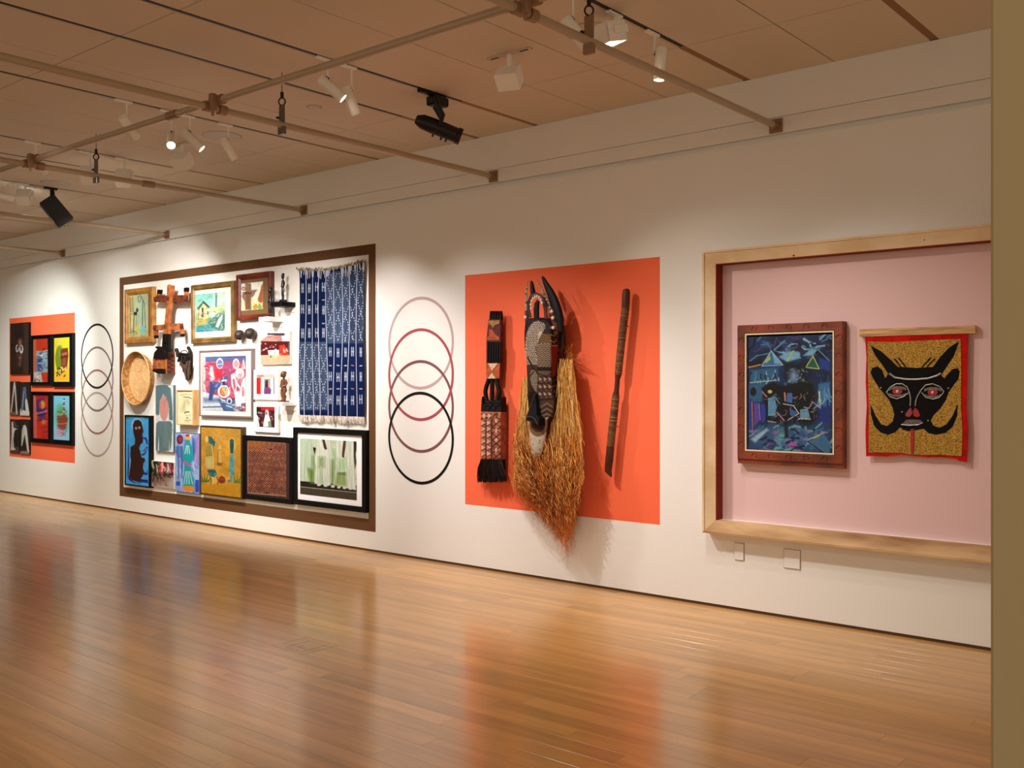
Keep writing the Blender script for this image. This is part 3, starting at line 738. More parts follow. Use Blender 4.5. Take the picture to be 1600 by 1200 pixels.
def p_red(c):
    c.frame(10, 590, 9.231).fill((204, 40, 30)); c.noise(0.2, 60, 20, 6)
    c.poly([(380, 250), (420, 250), (445, 880), (400, 880)], (206, 96, 84), 1); c.line([(415, 300), (440, 620)], 8, (214, 180, 90), .8)
    c.poly([(430, 320), (540, 290), (560, 440), (560, 600), (500, 640), (430, 480)], (72, 40, 110), 1, 3); c.ell(520, 390, 36, 60, (226, 150, 50), 1, 0, 3); c.poly([(470, 360), (500, 350), (510, 430), (470, 430)], (206, 50, 60), .9)
    for k in range(5): c.line([(440, 480 + 36 * k), (500, 470 + 36 * k), (585, 440 + 40 * k)], 14, [(40, 24, 96), (230, 120, 110), (30, 18, 84), (150, 30, 50), (26, 16, 70)][k], .9)
    c.ell(535, 640, 34, 40, (216, 112, 40), .9, 0, 3); c.strokes((440, 690, 590, 850), 16, 110, 9, [(150, 16, 20), (222, 40, 30), (120, 20, 40)], 3, (-.35, .1)); c.rect(430, 250, 600, 300, (170, 24, 30), .6)
def p_blue(c):
    c.frame(10, 590, 9.231).fill((128, 206, 232)); c.poly([(690, 700), (912, 780), (912, 910), (690, 910)], (172, 210, 240), .8, 20)
    c.ell(790, 560, 76, 180, (96, 164, 104), .9, 0, 8); c.ell(845, 640, 50, 150, (110, 176, 130), .8, 0, 8); c.poly([(740, 560), (850, 540), (890, 590), (850, 740), (790, 760), (740, 700)], (156, 64, 50), 1, 4)
    for k in range(8): c.line([(730, 490 + 34 * k), (790, 500 + 34 * k), (870, 480 + 35 * k)], 9, [(70, 60, 40), (220, 150, 110), (140, 40, 30), (60, 30, 30)][k % 4], .8)
    for k in range(10): c.ell(832 - 4 * (k % 2), 308 + 26 * k, 14, 10, [(40, 40, 90), (220, 200, 220), (120, 50, 60)][k % 3], .9)
    c.ell(770, 790, 44, 60, (220, 130, 170), .7, 0, 8); c.strokes((790, 740, 860, 820), 8, 40, 8, [(150, 60, 50), (60, 50, 90)], 3)
def p_leg(kind):
    def f(c):
        c.frame(10, 590, 9.231)
        c.fill((40, 26, 20)); c.noise(0.5, 30, 60, kind)
        W, G = (222, 220, 212), (150, 160, 170)
        if kind == 1:
            c.poly([(60, 490), (180, 490), (180, 545), (60, 545)], (122, 96, 76)); c.poly([(108, 60), (125, 60), (135, 150), (160, 520), (140, 530), (118, 160), (75, 500), (60, 500), (98, 150)], W)
        elif kind == 2:
            c.poly([(195, 450), (335, 500), (335, 550), (195, 550)], W); c.poly([(245, 140), (280, 130), (292, 300), (285, 480), (270, 470), (264, 200), (235, 470), (205, 490)], (84, 116, 170)); c.poly([(285, 300), (300, 320), (330, 500), (280, 520), (270, 340)], W); c.poly([(240, 200), (262, 190), (245, 460), (225, 470)], G, .6)
        elif kind == 3:
            c.poly([(60, 1000), (185, 1000), (185, 1080), (60, 1080)], (80, 66, 54)); c.poly([(75, 640), (95, 630), (105, 720), (160, 740), (120, 770), (100, 900), (110, 1010), (140, 1040), (60, 1050), (66, 960)], W); c.ell(140, 870, 34, 120, (22, 14, 10)); c.line([(110, 620), (135, 700), (175, 705)], 6, G)
            c.line([(75, 700), (85, 1000)], 12, G, .6)
        else:
            c.rect(195, 1060, 335, 1110, (140, 132, 126)); c.poly([(245, 690), (275, 680), (295, 740), (330, 1080), (300, 1060), (264, 820), (225, 990), (215, 980), (225, 760)], W); c.ell(265, 655, 10, 16, (70, 66, 64)); c.line([(250, 720), (235, 900)], 9, G, .7)
    return f
M_BLKF = mat('black_frame', (7, 6, 6), 0.5, spec=0.2, var=0.2, vscale=30)
M_BLKM = mat('black_mount', (8, 6, 6), 0.9, spec=0.1)
r = R(16, 45, 505.8, 585, -0.03); framed('portrait_photo', 'dark portrait photograph of a person in round white-rimmed glasses', 'photograph', r, -0.032, 0.006, M_BLKF, p_portrait, inset(r, .006), -0.031, M_PRINT)
for (xl, xr, yt, yb, pr, pf, lab) in ((47.6, 80.4, 524.6, 602.5, (52, 74.5, 530.5, 596.8), p_redblue, 'black-framed red and grey-blue abstract print, upper row of the left orange panel'),
                                      (81.9, 113.6, 522.2, 604.5, (84, 108.5, 528.5, 596.5), p_yellow, 'black-framed print on yellow with green and brown shapes'),
                                      (47.6, 80.0, 611.7, 691.2, (52, 75, 618, 684.5), p_red, 'black-framed red print with purple and orange stripes'),
                                      (80.9, 113.2, 612, 694, (83.9, 108.4, 618.4, 686.5), p_blue, 'black-framed pale blue print with a green and red figure')):
    r = R(xl, xr, yt, yb, -0.035); q = R(*pr, -0.02)
    framed('framed_print', lab, 'print', r, -0.037, 0.018, M_BLKF, pf, q, -0.0205, M_PRINT, 'framed prints on the left orange panel', M_BLKM, -0.019)
for k, (xl, xr, yt, yb, lab) in enumerate(((15.6, 29.4, 596, 648.5, 'narrow photograph of a thin white A-shaped sculpture on dark ground'), (30.7, 46.2, 597, 649.6, 'narrow photograph of a blue and white A-shaped sculpture'),
                                           (15.6, 30.2, 655, 707, 'narrow photograph of a white bent sculpture with a thin loop'), (31.2, 46.2, 655, 709, 'narrow photograph of a broad white arch-shaped sculpture'))):
    r = R(xl, xr, yt, yb, -0.02); framed('sculpture_photo', lab, 'photograph', r, -0.02, 0.004, M_BLKF, p_leg(k + 1), inset(r, .004), -0.0205, M_PRINT, 'sculpture photographs on the left orange panel')

# ---------------- pictures inside the brown border
def p_ladder(c):
    c.frame(186, 430, 7.06).fill((196, 190, 138)); c.noise(0.16, 50, 80, 2); c.poly([(215, 210), (320, 190), (320, 520), (215, 560)], (150, 190, 176), .6, 40); c.ell(230, 400, 30, 200, (140, 196, 190), .5, 0, 20)
    c.poly([(105, 620), (330, 600), (330, 700), (105, 700)], (170, 168, 120), .7, 20); c.poly([(240, 560), (290, 560), (300, 620), (265, 650), (230, 640)], (120, 188, 190), .9, 2); c.poly([(185, 560), (225, 540), (225, 640), (190, 640)], (206, 190, 90), .9, 4)
    D = (46, 44, 30)
    c.line([(118, 240), (128, 640)], 5, D); c.line([(150, 240), (160, 410)], 4, (90, 80, 50))
    for k in range(8): c.line([(118, 262 + 20 * k), (152, 256 + 20 * k)], 4, (90, 78, 46))
    c.ell(200, 385, 11, 22, D); c.poly([(160, 410), (195, 400), (200, 440), (165, 445)], D); c.line([(165, 440), (160, 630)], 7, D); c.line([(195, 440), (190, 560)], 5, (150, 140, 60)); c.line([(130, 430), (170, 420)], 4, D)
    c.line([(215, 300), (210, 240), (240, 225), (262, 270), (280, 310), (292, 580)], 5, D); c.line([(262, 280), (258, 560)], 7, D); c.line([(230, 300), (245, 240)], 6, (70, 110, 100)); c.strokes((110, 600, 320, 690), 16, 40, 4, [D, (130, 150, 100)], 5, (-.5, .4))
def p_landscape(c):
    c.frame(290, 420, 9.233).fill((156, 208, 190)); c.noise(.2, 70, 50, 4); c.poly([(140, 370), (420, 330), (350, 500), (140, 540)], (110, 186, 176), .7, 20)
    c.poly([(400, 330), (580, 320), (580, 560), (420, 560)], (200, 222, 196), .8, 20); c.poly([(360, 560), (580, 540), (580, 640), (350, 640)], (204, 206, 120), .8, 8)
    c.line([(440, 350), (440, 540)], 26, (88, 140, 128), .9); c.line([(455, 380), (440, 540)], 6, (40, 80, 80)); c.line([(445, 545), (580, 530)], 5, (120, 110, 80))
    c.poly([(150, 640), (350, 620), (330, 820), (150, 840)], (168, 160, 92), 1, 6); c.poly([(180, 560), (255, 480), (330, 540), (330, 720), (190, 720)], (214, 196, 146), 1, 3)
    c.poly([(160, 580), (255, 460), (350, 545), (330, 570), (255, 500), (190, 590)], (66, 78, 56)); c.rect(232, 560, 258, 700, (60, 50, 34)); c.rect(310, 610, 330, 660, (90, 84, 60)); c.line([(190, 600), (190, 730)], 5, (60, 64, 44))
    c.poly([(330, 720), (580, 600), (580, 900), (300, 900)], (70, 116, 110), 1, 5); c.poly([(150, 830), (400, 790), (420, 920), (150, 920)], (58, 136, 148), 1, 5); c.strokes((340, 640, 575, 890), 40, 60, 9, [(30, 64, 64), (120, 170, 156), (214, 226, 206), (40, 90, 92)], 2, (-1.2, 0.2)); c.strokes((150, 700, 380, 910), 34, 50, 8, [(30, 74, 80), (100, 96, 50), (90, 170, 176), (176, 170, 100)], 6, (-.5, .4))
    c.poly([(430, 830), (490, 700), (540, 650), (520, 740), (470, 850)], (216, 224, 210), .95); c.line([(400, 850), (450, 720), (500, 690)], 6, (70, 60, 34)); c.strokes((145, 380, 575, 640), 50, 60, 7, [(90, 160, 150), (190, 220, 200), (70, 110, 96), (150, 196, 170)], 41, (-1.2, 1.2), .5); c.strokes((150, 560, 570, 915), 70, 46, 7, [(40, 70, 60), (150, 150, 90), (206, 214, 190), (50, 100, 104), (100, 90, 50)], 42, (-1, .6), .65)
def p_pots(c):
    c.frame(360, 410, 9.227).fill((250, 246, 232)); c.poly([(150, 560), (480, 520), (480, 710), (150, 710)], (240, 222, 150), 1, 30)
    B = (150, 112, 92)
    c.poly([(210, 300), (295, 300), (305, 400), (385, 390), (330, 495), (300, 510), (300, 620), (305, 690), (215, 690), (205, 560), (165, 500), (175, 430), (215, 420)], B, 1, 2); c.ell(190, 380, 28, 30, (150, 110, 92)); c.ell(190, 382, 13, 14, (230, 214, 200)); c.poly([(205, 430), (310, 430), (300, 460), (205, 460)], (96, 64, 50)); c.noise(.14, 18, 18, 4)
    c.poly([(225, 460), (290, 460), (290, 680), (225, 680)], (122, 88, 70), .7, 2); c.poly([(395, 520), (430, 420), (445, 340), (470, 300), (470, 560), (440, 590), (400, 560)], (172, 96, 56), 1, 2)
    c.poly([(325, 630), (370, 590), (400, 640), (380, 680), (325, 680)], (190, 148, 60), 1, 2); c.poly([(395, 640), (410, 580), (450, 620), (455, 680), (400, 690)], (128, 170, 96), 1, 2); c.ell(470, 620, 12, 60, (196, 150, 70)); c.rect(150, 685, 480, 710, (236, 222, 190))
def p_musicians(c):
    c.frame(300, 530, 8.573).fill((184, 84, 104)); c.noise(.3, 60, 24, 3); c.rect(130, 230, 730, 300, (74, 96, 146)); c.poly([(140, 240), (180, 240), (180, 690), (150, 690)], (240, 190, 190)); c.strokes((170, 300, 330, 640), 12, 130, 22, [(226, 150, 170), (170, 40, 80), (240, 226, 226)], 5, (-.15, .15)); c.poly([(420, 300), (560, 290), (560, 640), (430, 640)], (150, 70, 120), .8, 20)
    W = (242, 236, 236); N = (52, 72, 128)
    c.poly([(140, 700), (360, 760), (420, 960), (140, 960)], (192, 204, 214)); c.poly([(150, 780), (400, 790), (420, 850), (150, 850)], (110, 126, 158), .8, 4); c.line([(150, 910), (420, 905)], 14, (40, 56, 90))
    c.poly([(240, 560), (360, 570), (300, 700), (270, 820), (220, 820), (235, 680)], N); c.poly([(250, 360), (310, 340), (400, 400), (350, 560), (240, 560), (230, 440)], (206, 58, 78)); c.poly([(245, 370), (280, 360), (300, 540), (250, 560), (230, 440)], W, .9, 3); c.poly([(310, 410), (410, 390), (400, 470), (330, 540)], (214, 40, 60)); c.ell(372, 325, 46, 72, W); c.ell(372, 330, 38, 58, (108, 122, 172)); c.line([(340, 340), (400, 330)], 8, (210, 220, 240))
    c.poly([(290, 580), (420, 580), (440, 660), (330, 700)], (70, 92, 150)); c.poly([(380, 520), (470, 490), (470, 620), (390, 620)], (66, 90, 148)); c.poly([(390, 545), (460, 540), (460, 565), (390, 570)], (222, 228, 240)); c.ell(430, 700, 84, 84, W); c.ell(425, 700, 56, 68, (206, 90, 80)); c.ell(445, 700, 30, 60, (196, 186, 150)); c.ell(415, 690, 16, 50, (222, 190, 70)); c.ell(430, 590, 20, 30, (40, 40, 80))
    c.poly([(340, 800), (560, 790), (600, 960), (430, 965)], (62, 92, 140)); c.strokes((360, 780, 700, 950), 26, 70, 12, [(40, 60, 104), (226, 232, 240), (90, 130, 172)], 7); c.ell(500, 830, 36, 44, (214, 224, 238)); c.ell(500, 832, 20, 26, (40, 56, 100))
    c.ell(590, 330, 44, 70, W); c.ell(592, 330, 32, 52, (226, 150, 160)); c.ell(640, 460, 60, 70, W); c.ell(640, 490, 36, 40, (236, 170, 176), .8, 0, 3); c.poly([(520, 480), (570, 450), (600, 560), (650, 640), (660, 900), (590, 900), (570, 720), (530, 620)], W); c.poly([(540, 540), (570, 520), (590, 650), (560, 690)], (206, 90, 120)); c.poly([(660, 560), (715, 500), (720, 850), (650, 860)], W); c.poly([(670, 640), (700, 640), (700, 760), (670, 770)], (210, 110, 120)); c.poly([(600, 620), (640, 660), (640, 700), (590, 700)], (170, 70, 110)); c.poly([(665, 390), (690, 250), (715, 400)], W); c.poly([(672, 380), (690, 290), (700, 380)], (226, 150, 170))
    c.strokes((560, 850, 720, 950), 20, 60, 9, [(40, 60, 104), (240, 240, 244), (100, 130, 150)], 17); c.line([(505, 640), (505, 720)], 12, (226, 180, 190)); c.strokes((160, 320, 720, 700), 46, 70, 9, [(236, 214, 220), (96, 84, 130), (150, 60, 90), (214, 170, 186)], 31, (0.8, 2.4), .8); c.noise(.12, 14, 14, 8)
def p_tealwoman(c):
    c.frame(186, 540, 9.234).fill((226, 230, 230)); T = (94, 126, 134); c.noise(.06, 20, 40, 2)
    c.poly([(525, 590), (560, 570), (690, 570), (745, 620), (755, 720), (770, 860), (775, 1080), (720, 1070), (720, 900), (640, 700), (590, 800), (580, 1000), (545, 1005), (525, 980)], T); c.poly([(720, 940), (770, 860), (775, 1080), (725, 1070)], (86, 122, 124)); c.ell(650, 905, 66, 182, (212, 150, 138)); c.line([(652, 790), (652, 885)], 4, (130, 86, 80)); c.line([(675, 780), (700, 778)], 6, (60, 50, 54)); c.line([(600, 810), (620, 800)], 4, (150, 110, 106)); c.line([(685, 800), (700, 805)], 4, (150, 110, 106)); c.line([(605, 830), (620, 832)], 3, (160, 116, 108)); c.line([(680, 815), (695, 818)], 3, (160, 116, 108))
    c.frame(186, 640, 8.571); c.poly([(500, 190), (530, 155), (690, 155), (715, 200), (705, 420), (690, 545), (678, 540), (672, 400), (668, 555), (536, 560), (534, 330), (518, 550), (492, 545), (488, 420)], (98, 124, 128)); c.poly([(600, 160), (640, 160), (640, 555), (600, 555)], (120, 146, 150), .5, 14); c.strokes((500, 170, 700, 540), 20, 160, 14, [(88, 112, 118), (112, 138, 142)], 3, (1.3, 1.8), .35)
def p_drawing(c):
    c.frame(186, 540, 9.234).fill((240, 226, 184)); c.noise(.06, 50, 50, 2); c.poly([(830, 640), (1050, 640), (1040, 665), (840, 668)], (180, 156, 120), .8); D = (78, 70, 54)
    c.line([(890, 720), (960, 700), (1050, 712)], 9, (110, 100, 80), .8); c.line([(930, 740), (1000, 745), (1045, 765)], 12, (60, 54, 44), .8); c.ell(935, 860, 30, 100, (196, 188, 140), .8, 0.3, 6); c.ell(1000, 820, 30, 50, (200, 190, 150), .7, 0, 6); c.line([(960, 790), (935, 900), (950, 980)], 5, (150, 144, 104)); c.line([(980, 790), (1010, 840)], 5, (130, 124, 90)); c.line([(950, 970), (980, 955), (1010, 960)], 16, D, .9); c.line([(950, 1010), (1010, 1005)], 5, (120, 110, 90), .8); c.ell(985, 1043, 14, 10, D, .8); c.line([(950, 1080), (1030, 1075)], 10, (110, 104, 84), .8); c.line([(945, 1105), (1035, 1100)], 5, (110, 104, 84), .8); c.line([(1020, 990), (1025, 1080)], 4, (150, 140, 110))
def p_bluefigure(c):
    c.frame(186, 640, 8.571).fill((72, 172, 240)); c.noise(.08, 40, 60, 3); K = (48, 18, 12); B = (24, 36, 130)
    c.ell(115, 108, 40, 22, (60, 140, 130), .9, 0, 3); c.ell(370, 108, 40, 22, (60, 140, 130), .9, 0, 3); c.ell(240, 205, 78, 92, (140, 200, 240)); c.poly([(120, 450), (132, 470), (135, 700), (150, 900), (215, 970), (200, 985), (130, 940), (112, 860), (124, 600)], B); c.line([(150, 660), (140, 760), (130, 880), (200, 965)], 7, (190, 200, 236))
    c.poly([(185, 200), (210, 145), (260, 135), (300, 165), (312, 220), (328, 300), (312, 330), (322, 390), (320, 440), (285, 470), (270, 520), (290, 580), (300, 640), (345, 650), (350, 690), (325, 720), (320, 790), (340, 850), (290, 930), (380, 955), (380, 980), (260, 970), (180, 945), (130, 890), (150, 780), (160, 680), (150, 600), (155, 500), (210, 465), (215, 400), (190, 300)], K); c.ell(228, 250, 14, 17, (214, 190, 200)); c.ell(272, 243, 14, 17, (222, 200, 180)); c.ell(230, 252, 5, 6, (60, 30, 30)); c.ell(273, 245, 5, 6, (60, 30, 30))
    c.poly([(300, 380), (360, 370), (378, 400), (388, 470), (372, 465), (350, 400)], B); c.poly([(280, 550), (320, 555), (375, 490), (388, 510), (350, 600), (310, 620), (300, 600), (340, 560)], B); c.line([(290, 585), (330, 580), (372, 520)], 9, (150, 190, 230)); c.poly([(320, 790), (340, 840), (388, 850), (385, 875), (345, 875), (320, 850)], B); c.poly([(290, 930), (385, 940), (388, 985), (300, 965)], B); c.line([(200, 975), (290, 985)], 14, (40, 110, 210)); c.line([(380, 810), (380, 860)], 8, B)
def p_feet(c):
    c.frame(186, 640, 8.571).fill((200, 186, 178)); c.rect(420, 670, 745, 880, (30, 32, 28)); c.strokes((430, 680, 540, 850), 18, 90, 26, [(60, 110, 80), (120, 160, 110), (20, 24, 20), (196, 190, 150)], 3, (1, 2)); c.strokes((540, 680, 660, 830), 26, 120, 20, [(206, 60, 66), (240, 110, 100), (170, 30, 44), (250, 200, 190)], 5, (1.3, 1.9)); c.strokes((650, 690, 740, 860), 16, 80, 18, [(90, 150, 190), (30, 40, 60), (226, 222, 220), (170, 40, 50)], 7, (1, 2)); c.poly([(430, 860), (620, 840), (700, 900), (560, 1010), (430, 960)], (26, 18, 16), .9, 20); c.strokes((440, 860, 680, 1000), 26, 70, 14, [(20, 12, 12), (120, 60, 50), (206, 90, 90), (170, 130, 110)], 9, (.8, 2)); c.poly([(430, 1000), (745, 930), (745, 1110), (430, 1060)], (184, 166, 152), .75, 30)
def p_bottle(c):
    c.frame(186, 640, 8.571).fill((150, 178, 228)); c.noise(.15, 30, 90, 4); c.strokes((750, 310, 1080, 1120), 60, 160, 26, [(196, 204, 240), (110, 140, 214), (170, 190, 238), (130, 170, 230)], 2, (1.2, 1.9), .6); c.poly([(1040, 340), (1085, 330), (1085, 760), (1050, 740), (1020, 600)], (176, 130, 180), .85, 8); c.poly([(980, 360), (1010, 400), (1020, 560), (1000, 680), (985, 600)], (40, 66, 160), .85, 5)
    c.ell(815, 400, 44, 62, (106, 34, 56)); c.ell(820, 400, 24, 36, (150, 60, 90)); c.poly([(770, 490), (855, 485), (860, 640), (850, 920), (836, 920), (826, 640), (806, 640), (806, 930), (790, 930), (785, 650), (755, 560)], (74, 108, 176)); c.line([(812, 490), (815, 620)], 8, (140, 160, 210)); c.rect(765, 960, 820, 1020, (50, 80, 190), .8); c.rect(1020, 940, 1070, 1110, (40, 80, 200), .8)
    T = (24, 160, 166); c.poly([(885, 400), (945, 400), (955, 450), (985, 520), (992, 620), (980, 680), (960, 740), (965, 830), (1000, 930), (1005, 1050), (850, 1040), (852, 930), (870, 830), (872, 740), (860, 690), (850, 620), (862, 540), (885, 460)], T); c.poly([(850, 1020), (1005, 1030), (1008, 1080), (930, 1105), (850, 1060)], (246, 136, 30)); c.poly([(884, 360), (950, 360), (945, 405), (890, 405)], (240, 170, 60)); c.poly([(892, 335), (944, 335), (942, 362), (894, 362)], (190, 30, 24)); c.ell(955, 350, 10, 24, (244, 230, 220))
    for x0, x1 in ((905, 880), (915, 912), (930, 945)): c.line([(x0, 480), (x1, 590)], 9, (222, 236, 240))
    for x0, x1 in ((895, 868), (910, 905), (930, 940), (948, 985)): c.line([(x0, 830), (x1, 1000)], 9, (214, 234, 240))
    c.line([(862, 700), (900, 710), (930, 745), (962, 735)], 26, (206, 80, 160))
def p_fruit(c):
    c.frame(300, 650, 8.567).fill((196, 142, 42)); c.noise(.16, 120, 120, 5); c.poly([(120, 150), (420, 150), (360, 400), (120, 420)], (180, 130, 50), .6, 60); c.ell(400, 260, 120, 100, (206, 160, 80), .6, 0, 60); c.ell(590, 220, 70, 60, (140, 120, 60), .6, 0, 40); c.rect(120, 900, 650, 1100, (192, 136, 24), .8); c.noise(.08, 30, 20, 8)
    C = (214, 186, 104); TL = (40, 96, 104)
    c.ell(200, 310, 24, 44, C); c.poly([(215, 270), (260, 280), (315, 350), (295, 410), (270, 385), (225, 360)], TL); c.strokes((225, 290, 300, 390), 8, 30, 6, [(120, 170, 170), (20, 50, 60)], 3); c.poly([(185, 420), (240, 390), (285, 400), (295, 480), (265, 520), (190, 535), (180, 480)], (150, 132, 62)); c.poly([(180, 545), (270, 530), (290, 600), (290, 700), (200, 700), (175, 640)], (188, 166, 92)); c.line([(190, 535), (265, 525)], 5, (80, 70, 40)); c.line([(265, 400), (290, 600), (285, 700)], 10, C); c.ell(230, 640, 40, 70, (206, 190, 120), .6, 0, 8); c.poly([(205, 715), (310, 720), (340, 780), (300, 820), (230, 800)], TL); c.strokes((215, 720, 320, 810), 12, 40, 7, [(120, 176, 176), (16, 36, 44)], 8, (-.3, .8))
    for k in range(5): c.line([(215 + 30 * k, 820), (225 + 32 * k, 860), (215 + 32 * k, 910)], 14, [(206, 186, 110), (120, 96, 40), (222, 196, 120)][k % 3])
    c.ell(370, 640, 36, 28, (120, 90, 40)); c.poly([(345, 470), (370, 450), (400, 480), (390, 540), (400, 600), (390, 630), (345, 620), (352, 540)], (206, 166, 84)); c.line([(350, 460), (345, 560), (350, 640)], 8, (110, 84, 30)); c.poly([(345, 440), (375, 370), (400, 440)], (214, 178, 96)); c.line([(380, 500), (420, 490), (440, 540)], 7, (176, 120, 30)); c.ell(400, 860, 48, 50, (126, 46, 26)); c.line([(365, 840), (440, 850)], 6, (190, 90, 60)); c.line([(370, 830), (395, 800), (440, 830)], 6, (120, 60, 20))
    c.ell(535, 390, 44, 100, (224, 186, 90)); c.poly([(505, 330), (530, 300), (562, 325), (562, 420), (550, 500), (515, 500), (505, 420)], (20, 74, 84)); c.poly([(515, 510), (560, 510), (566, 640), (562, 760), (545, 780), (540, 880), (515, 890), (505, 780), (502, 640)], (78, 150, 160)); c.strokes((505, 520, 560, 770), 20, 40, 6, [(130, 190, 196), (46, 110, 124)], 2, (1.2, 1.9)); c.line([(520, 350), (550, 350)], 5, (110, 160, 160)); c.ell(500, 870, 26, 20, (90, 130, 110)); c.line([(360, 910), (420, 905), (450, 920), (530, 910)], 8, (206, 150, 80))
    for x, y, a in ((150, 880, -.3), (170, 880, 0), (190, 880, .25), (215, 885, .5), (585, 890, -.3), (605, 890, .05), (625, 890, .3)): c.poly([(x - 12, y), (x + 150 * math.sin(a) * .9, y - 130), (x + 12, y)], (70, 112, 44))
    c.rect(120, 860, 230, 890, (80, 112, 44), .8); c.rect(560, 870, 650, 900, (80, 116, 50), .8)
def p_kuba(c):
    c.frame(375, 660, 8.567).fill((70, 26, 22)); u = c.U * 0.95; v = c.V + (c.U - 103) * -0.045
    a = (u + v) / 62.0; b = (u - v) / 62.0
    ca, cb = np.floor(a), np.floor(b); fa, fb = a - ca, b - cb
    sel = ((ca + 2 * cb) % 3) == 0
    dd = np.maximum(np.abs(fa - .5), np.abs(fb - .5))
    ringm = ((dd > .25) & (dd < .40)) | (dd < .1)
    stripe = np.where(((ca + cb) % 2) == 0, np.abs((fa * 2) % 1 - .5), np.abs((fb * 2) % 1 - .5)) < .16
    m = np.where(sel, ringm, stripe)
    c._mix(slice(None), m * 0.85, (196, 134, 104)); c.noise(.2, 90, 90, 3)
    top = np.clip((380 - v) / 60, 0, 1) * np.clip((420 - u) / 160, 0, 1); c._mix(slice(None), top * .5, (176, 112, 40))
    c.ell(415, 360, 16, 12, (30, 14, 12)); c.ell(360, 945, 16, 12, (30, 14, 12))
    for p in ([(104, 240), (104, 945)], [(622, 275), (622, 985)], [(104, 242), (622, 277)], [(104, 944), (622, 984)]): c.line(p, 9, (196, 152, 128))
def p_dresses(c):
    c.frame(455, 660, 8).fill((200, 216, 186)); c.noise(.1, 50, 120, 3); c.poly([(105, 735), (830, 840), (830, 980), (105, 900)], (70, 62, 46)); c.poly([(105, 730), (830, 790), (830, 868), (105, 800)], (22, 22, 18)); c.line([(105, 803), (825, 880)], 6, (206, 204, 190)); c.noise(.08, 14, 14, 3)
    G = (122, 156, 92); W = (222, 230, 212)
    c.poly([(110, 195), (250, 200), (270, 420), (275, 745), (115, 730)], (196, 214, 186)); c.poly([(200, 570), (290, 580), (285, 770), (240, 765)], (92, 128, 44), .95, 6); c.poly([(270, 310), (322, 320), (300, 430)], (30, 30, 22)); c.poly([(250, 420), (320, 400), (310, 600), (250, 590)], (128, 172, 108), .9, 8)
    c.poly([(330, 205), (480, 205), (520, 440), (490, 640), (492, 800), (290, 765), (310, 560), (290, 450)], W); c.poly([(335, 425), (430, 425), (420, 570), (330, 570)], (150, 172, 120), .9, 8); c.poly([(345, 580), (385, 580), (390, 770), (350, 765)], (158, 182, 138), .8, 8); c.poly([(495, 470), (550, 450), (545, 790), (495, 795)], (126, 154, 90), .95, 6); c.poly([(510, 330), (560, 330), (560, 460), (520, 460)], (156, 196, 142), .9, 8)
    c.poly([(385, 210), (415, 212), (448, 330), (430, 345), (410, 320)], (70, 34, 22)); c.poly([(570, 215), (780, 225), (785, 560), (812, 850), (690, 820), (530, 780), (560, 560)], W); c.poly([(570, 450), (680, 440), (690, 610), (580, 610)], (176, 212, 160), .8, 8); c.poly([(570, 630), (690, 625), (690, 800), (540, 780)], (140, 166, 92), .95, 6); c.poly([(585, 625), (685, 625), (680, 660), (590, 650)], (76, 92, 44), .8, 4)
    c.poly([(655, 225), (685, 228), (680, 300), (660, 445), (632, 430), (640, 320)], (88, 50, 26)); c.poly([(780, 230), (816, 235), (812, 520), (795, 600), (782, 440)], (34, 22, 16)); c.poly([(805, 400), (818, 320), (820, 520)], (236, 236, 230))
    for x in range(130, 800, 23): c.line([(x, 300 + (x * 37) % 200), (x + 6 - (x % 13), 720 + x * .08)], 5, (240, 244, 234), .45)
    for x in range(140, 800, 31): c.line([(x, 350 + (x * 53) % 240), (x + 3, 715 + x * .08)], 6, (130, 158, 108), .35)
    c.noise(.14, 7, 160, 12)
    for x in (345, 430, 520, 595, 665, 740): c.ell(x, 780 + (x - 345) * .12, 26, 16, (226, 224, 212)); 
    for x in (310, 390, 480, 560, 630): c.ell(x, 785 + (x - 310) * .11, 14, 18, (24, 22, 18))
def p_market(c):
    c.frame(390, 510, 6.667).fill((240, 240, 242)); c.poly([(190, 70), (360, 70), (420, 180), (330, 170), (250, 90), (180, 90)], (60, 60, 64), .9); c.poly([(330, 100), (420, 80), (420, 160), (335, 165)], (236, 240, 244)); c.poly([(112, 150), (190, 95), (330, 95), (330, 165), (112, 160)], (206, 142, 134)); c.strokes((130, 110, 320, 155), 10, 60, 7, [(240, 206, 200), (170, 90, 84)], 3, (-.4, .1)); c.rect(112, 155, 425, 300, (84, 16, 18)); c.rect(400, 170, 425, 300, (90, 90, 100)); c.strokes((120, 170, 300, 250), 40, 16, 9, [(230, 190, 170), (150, 40, 40), (250, 244, 240), (60, 10, 12)], 4); c.poly([(190, 250), (305, 245), (310, 320), (200, 310)], (246, 246, 248)); c.poly([(310, 200), (360, 190), (395, 240), (400, 320), (315, 330)], (222, 50, 36)); c.strokes((315, 210, 390, 310), 12, 30, 8, [(250, 120, 90), (160, 20, 20), (250, 220, 200)], 9); c.rect(112, 300, 425, 410, (204, 176, 142), .85); c.poly([(112, 330), (425, 330), (425, 410), (112, 410)], (206, 178, 146)); c.rect(250, 295, 290, 330, (230, 200, 130)); c.rect(215, 300, 225, 325, (60, 40, 40)); c.noise(.08, 10, 10, 3)
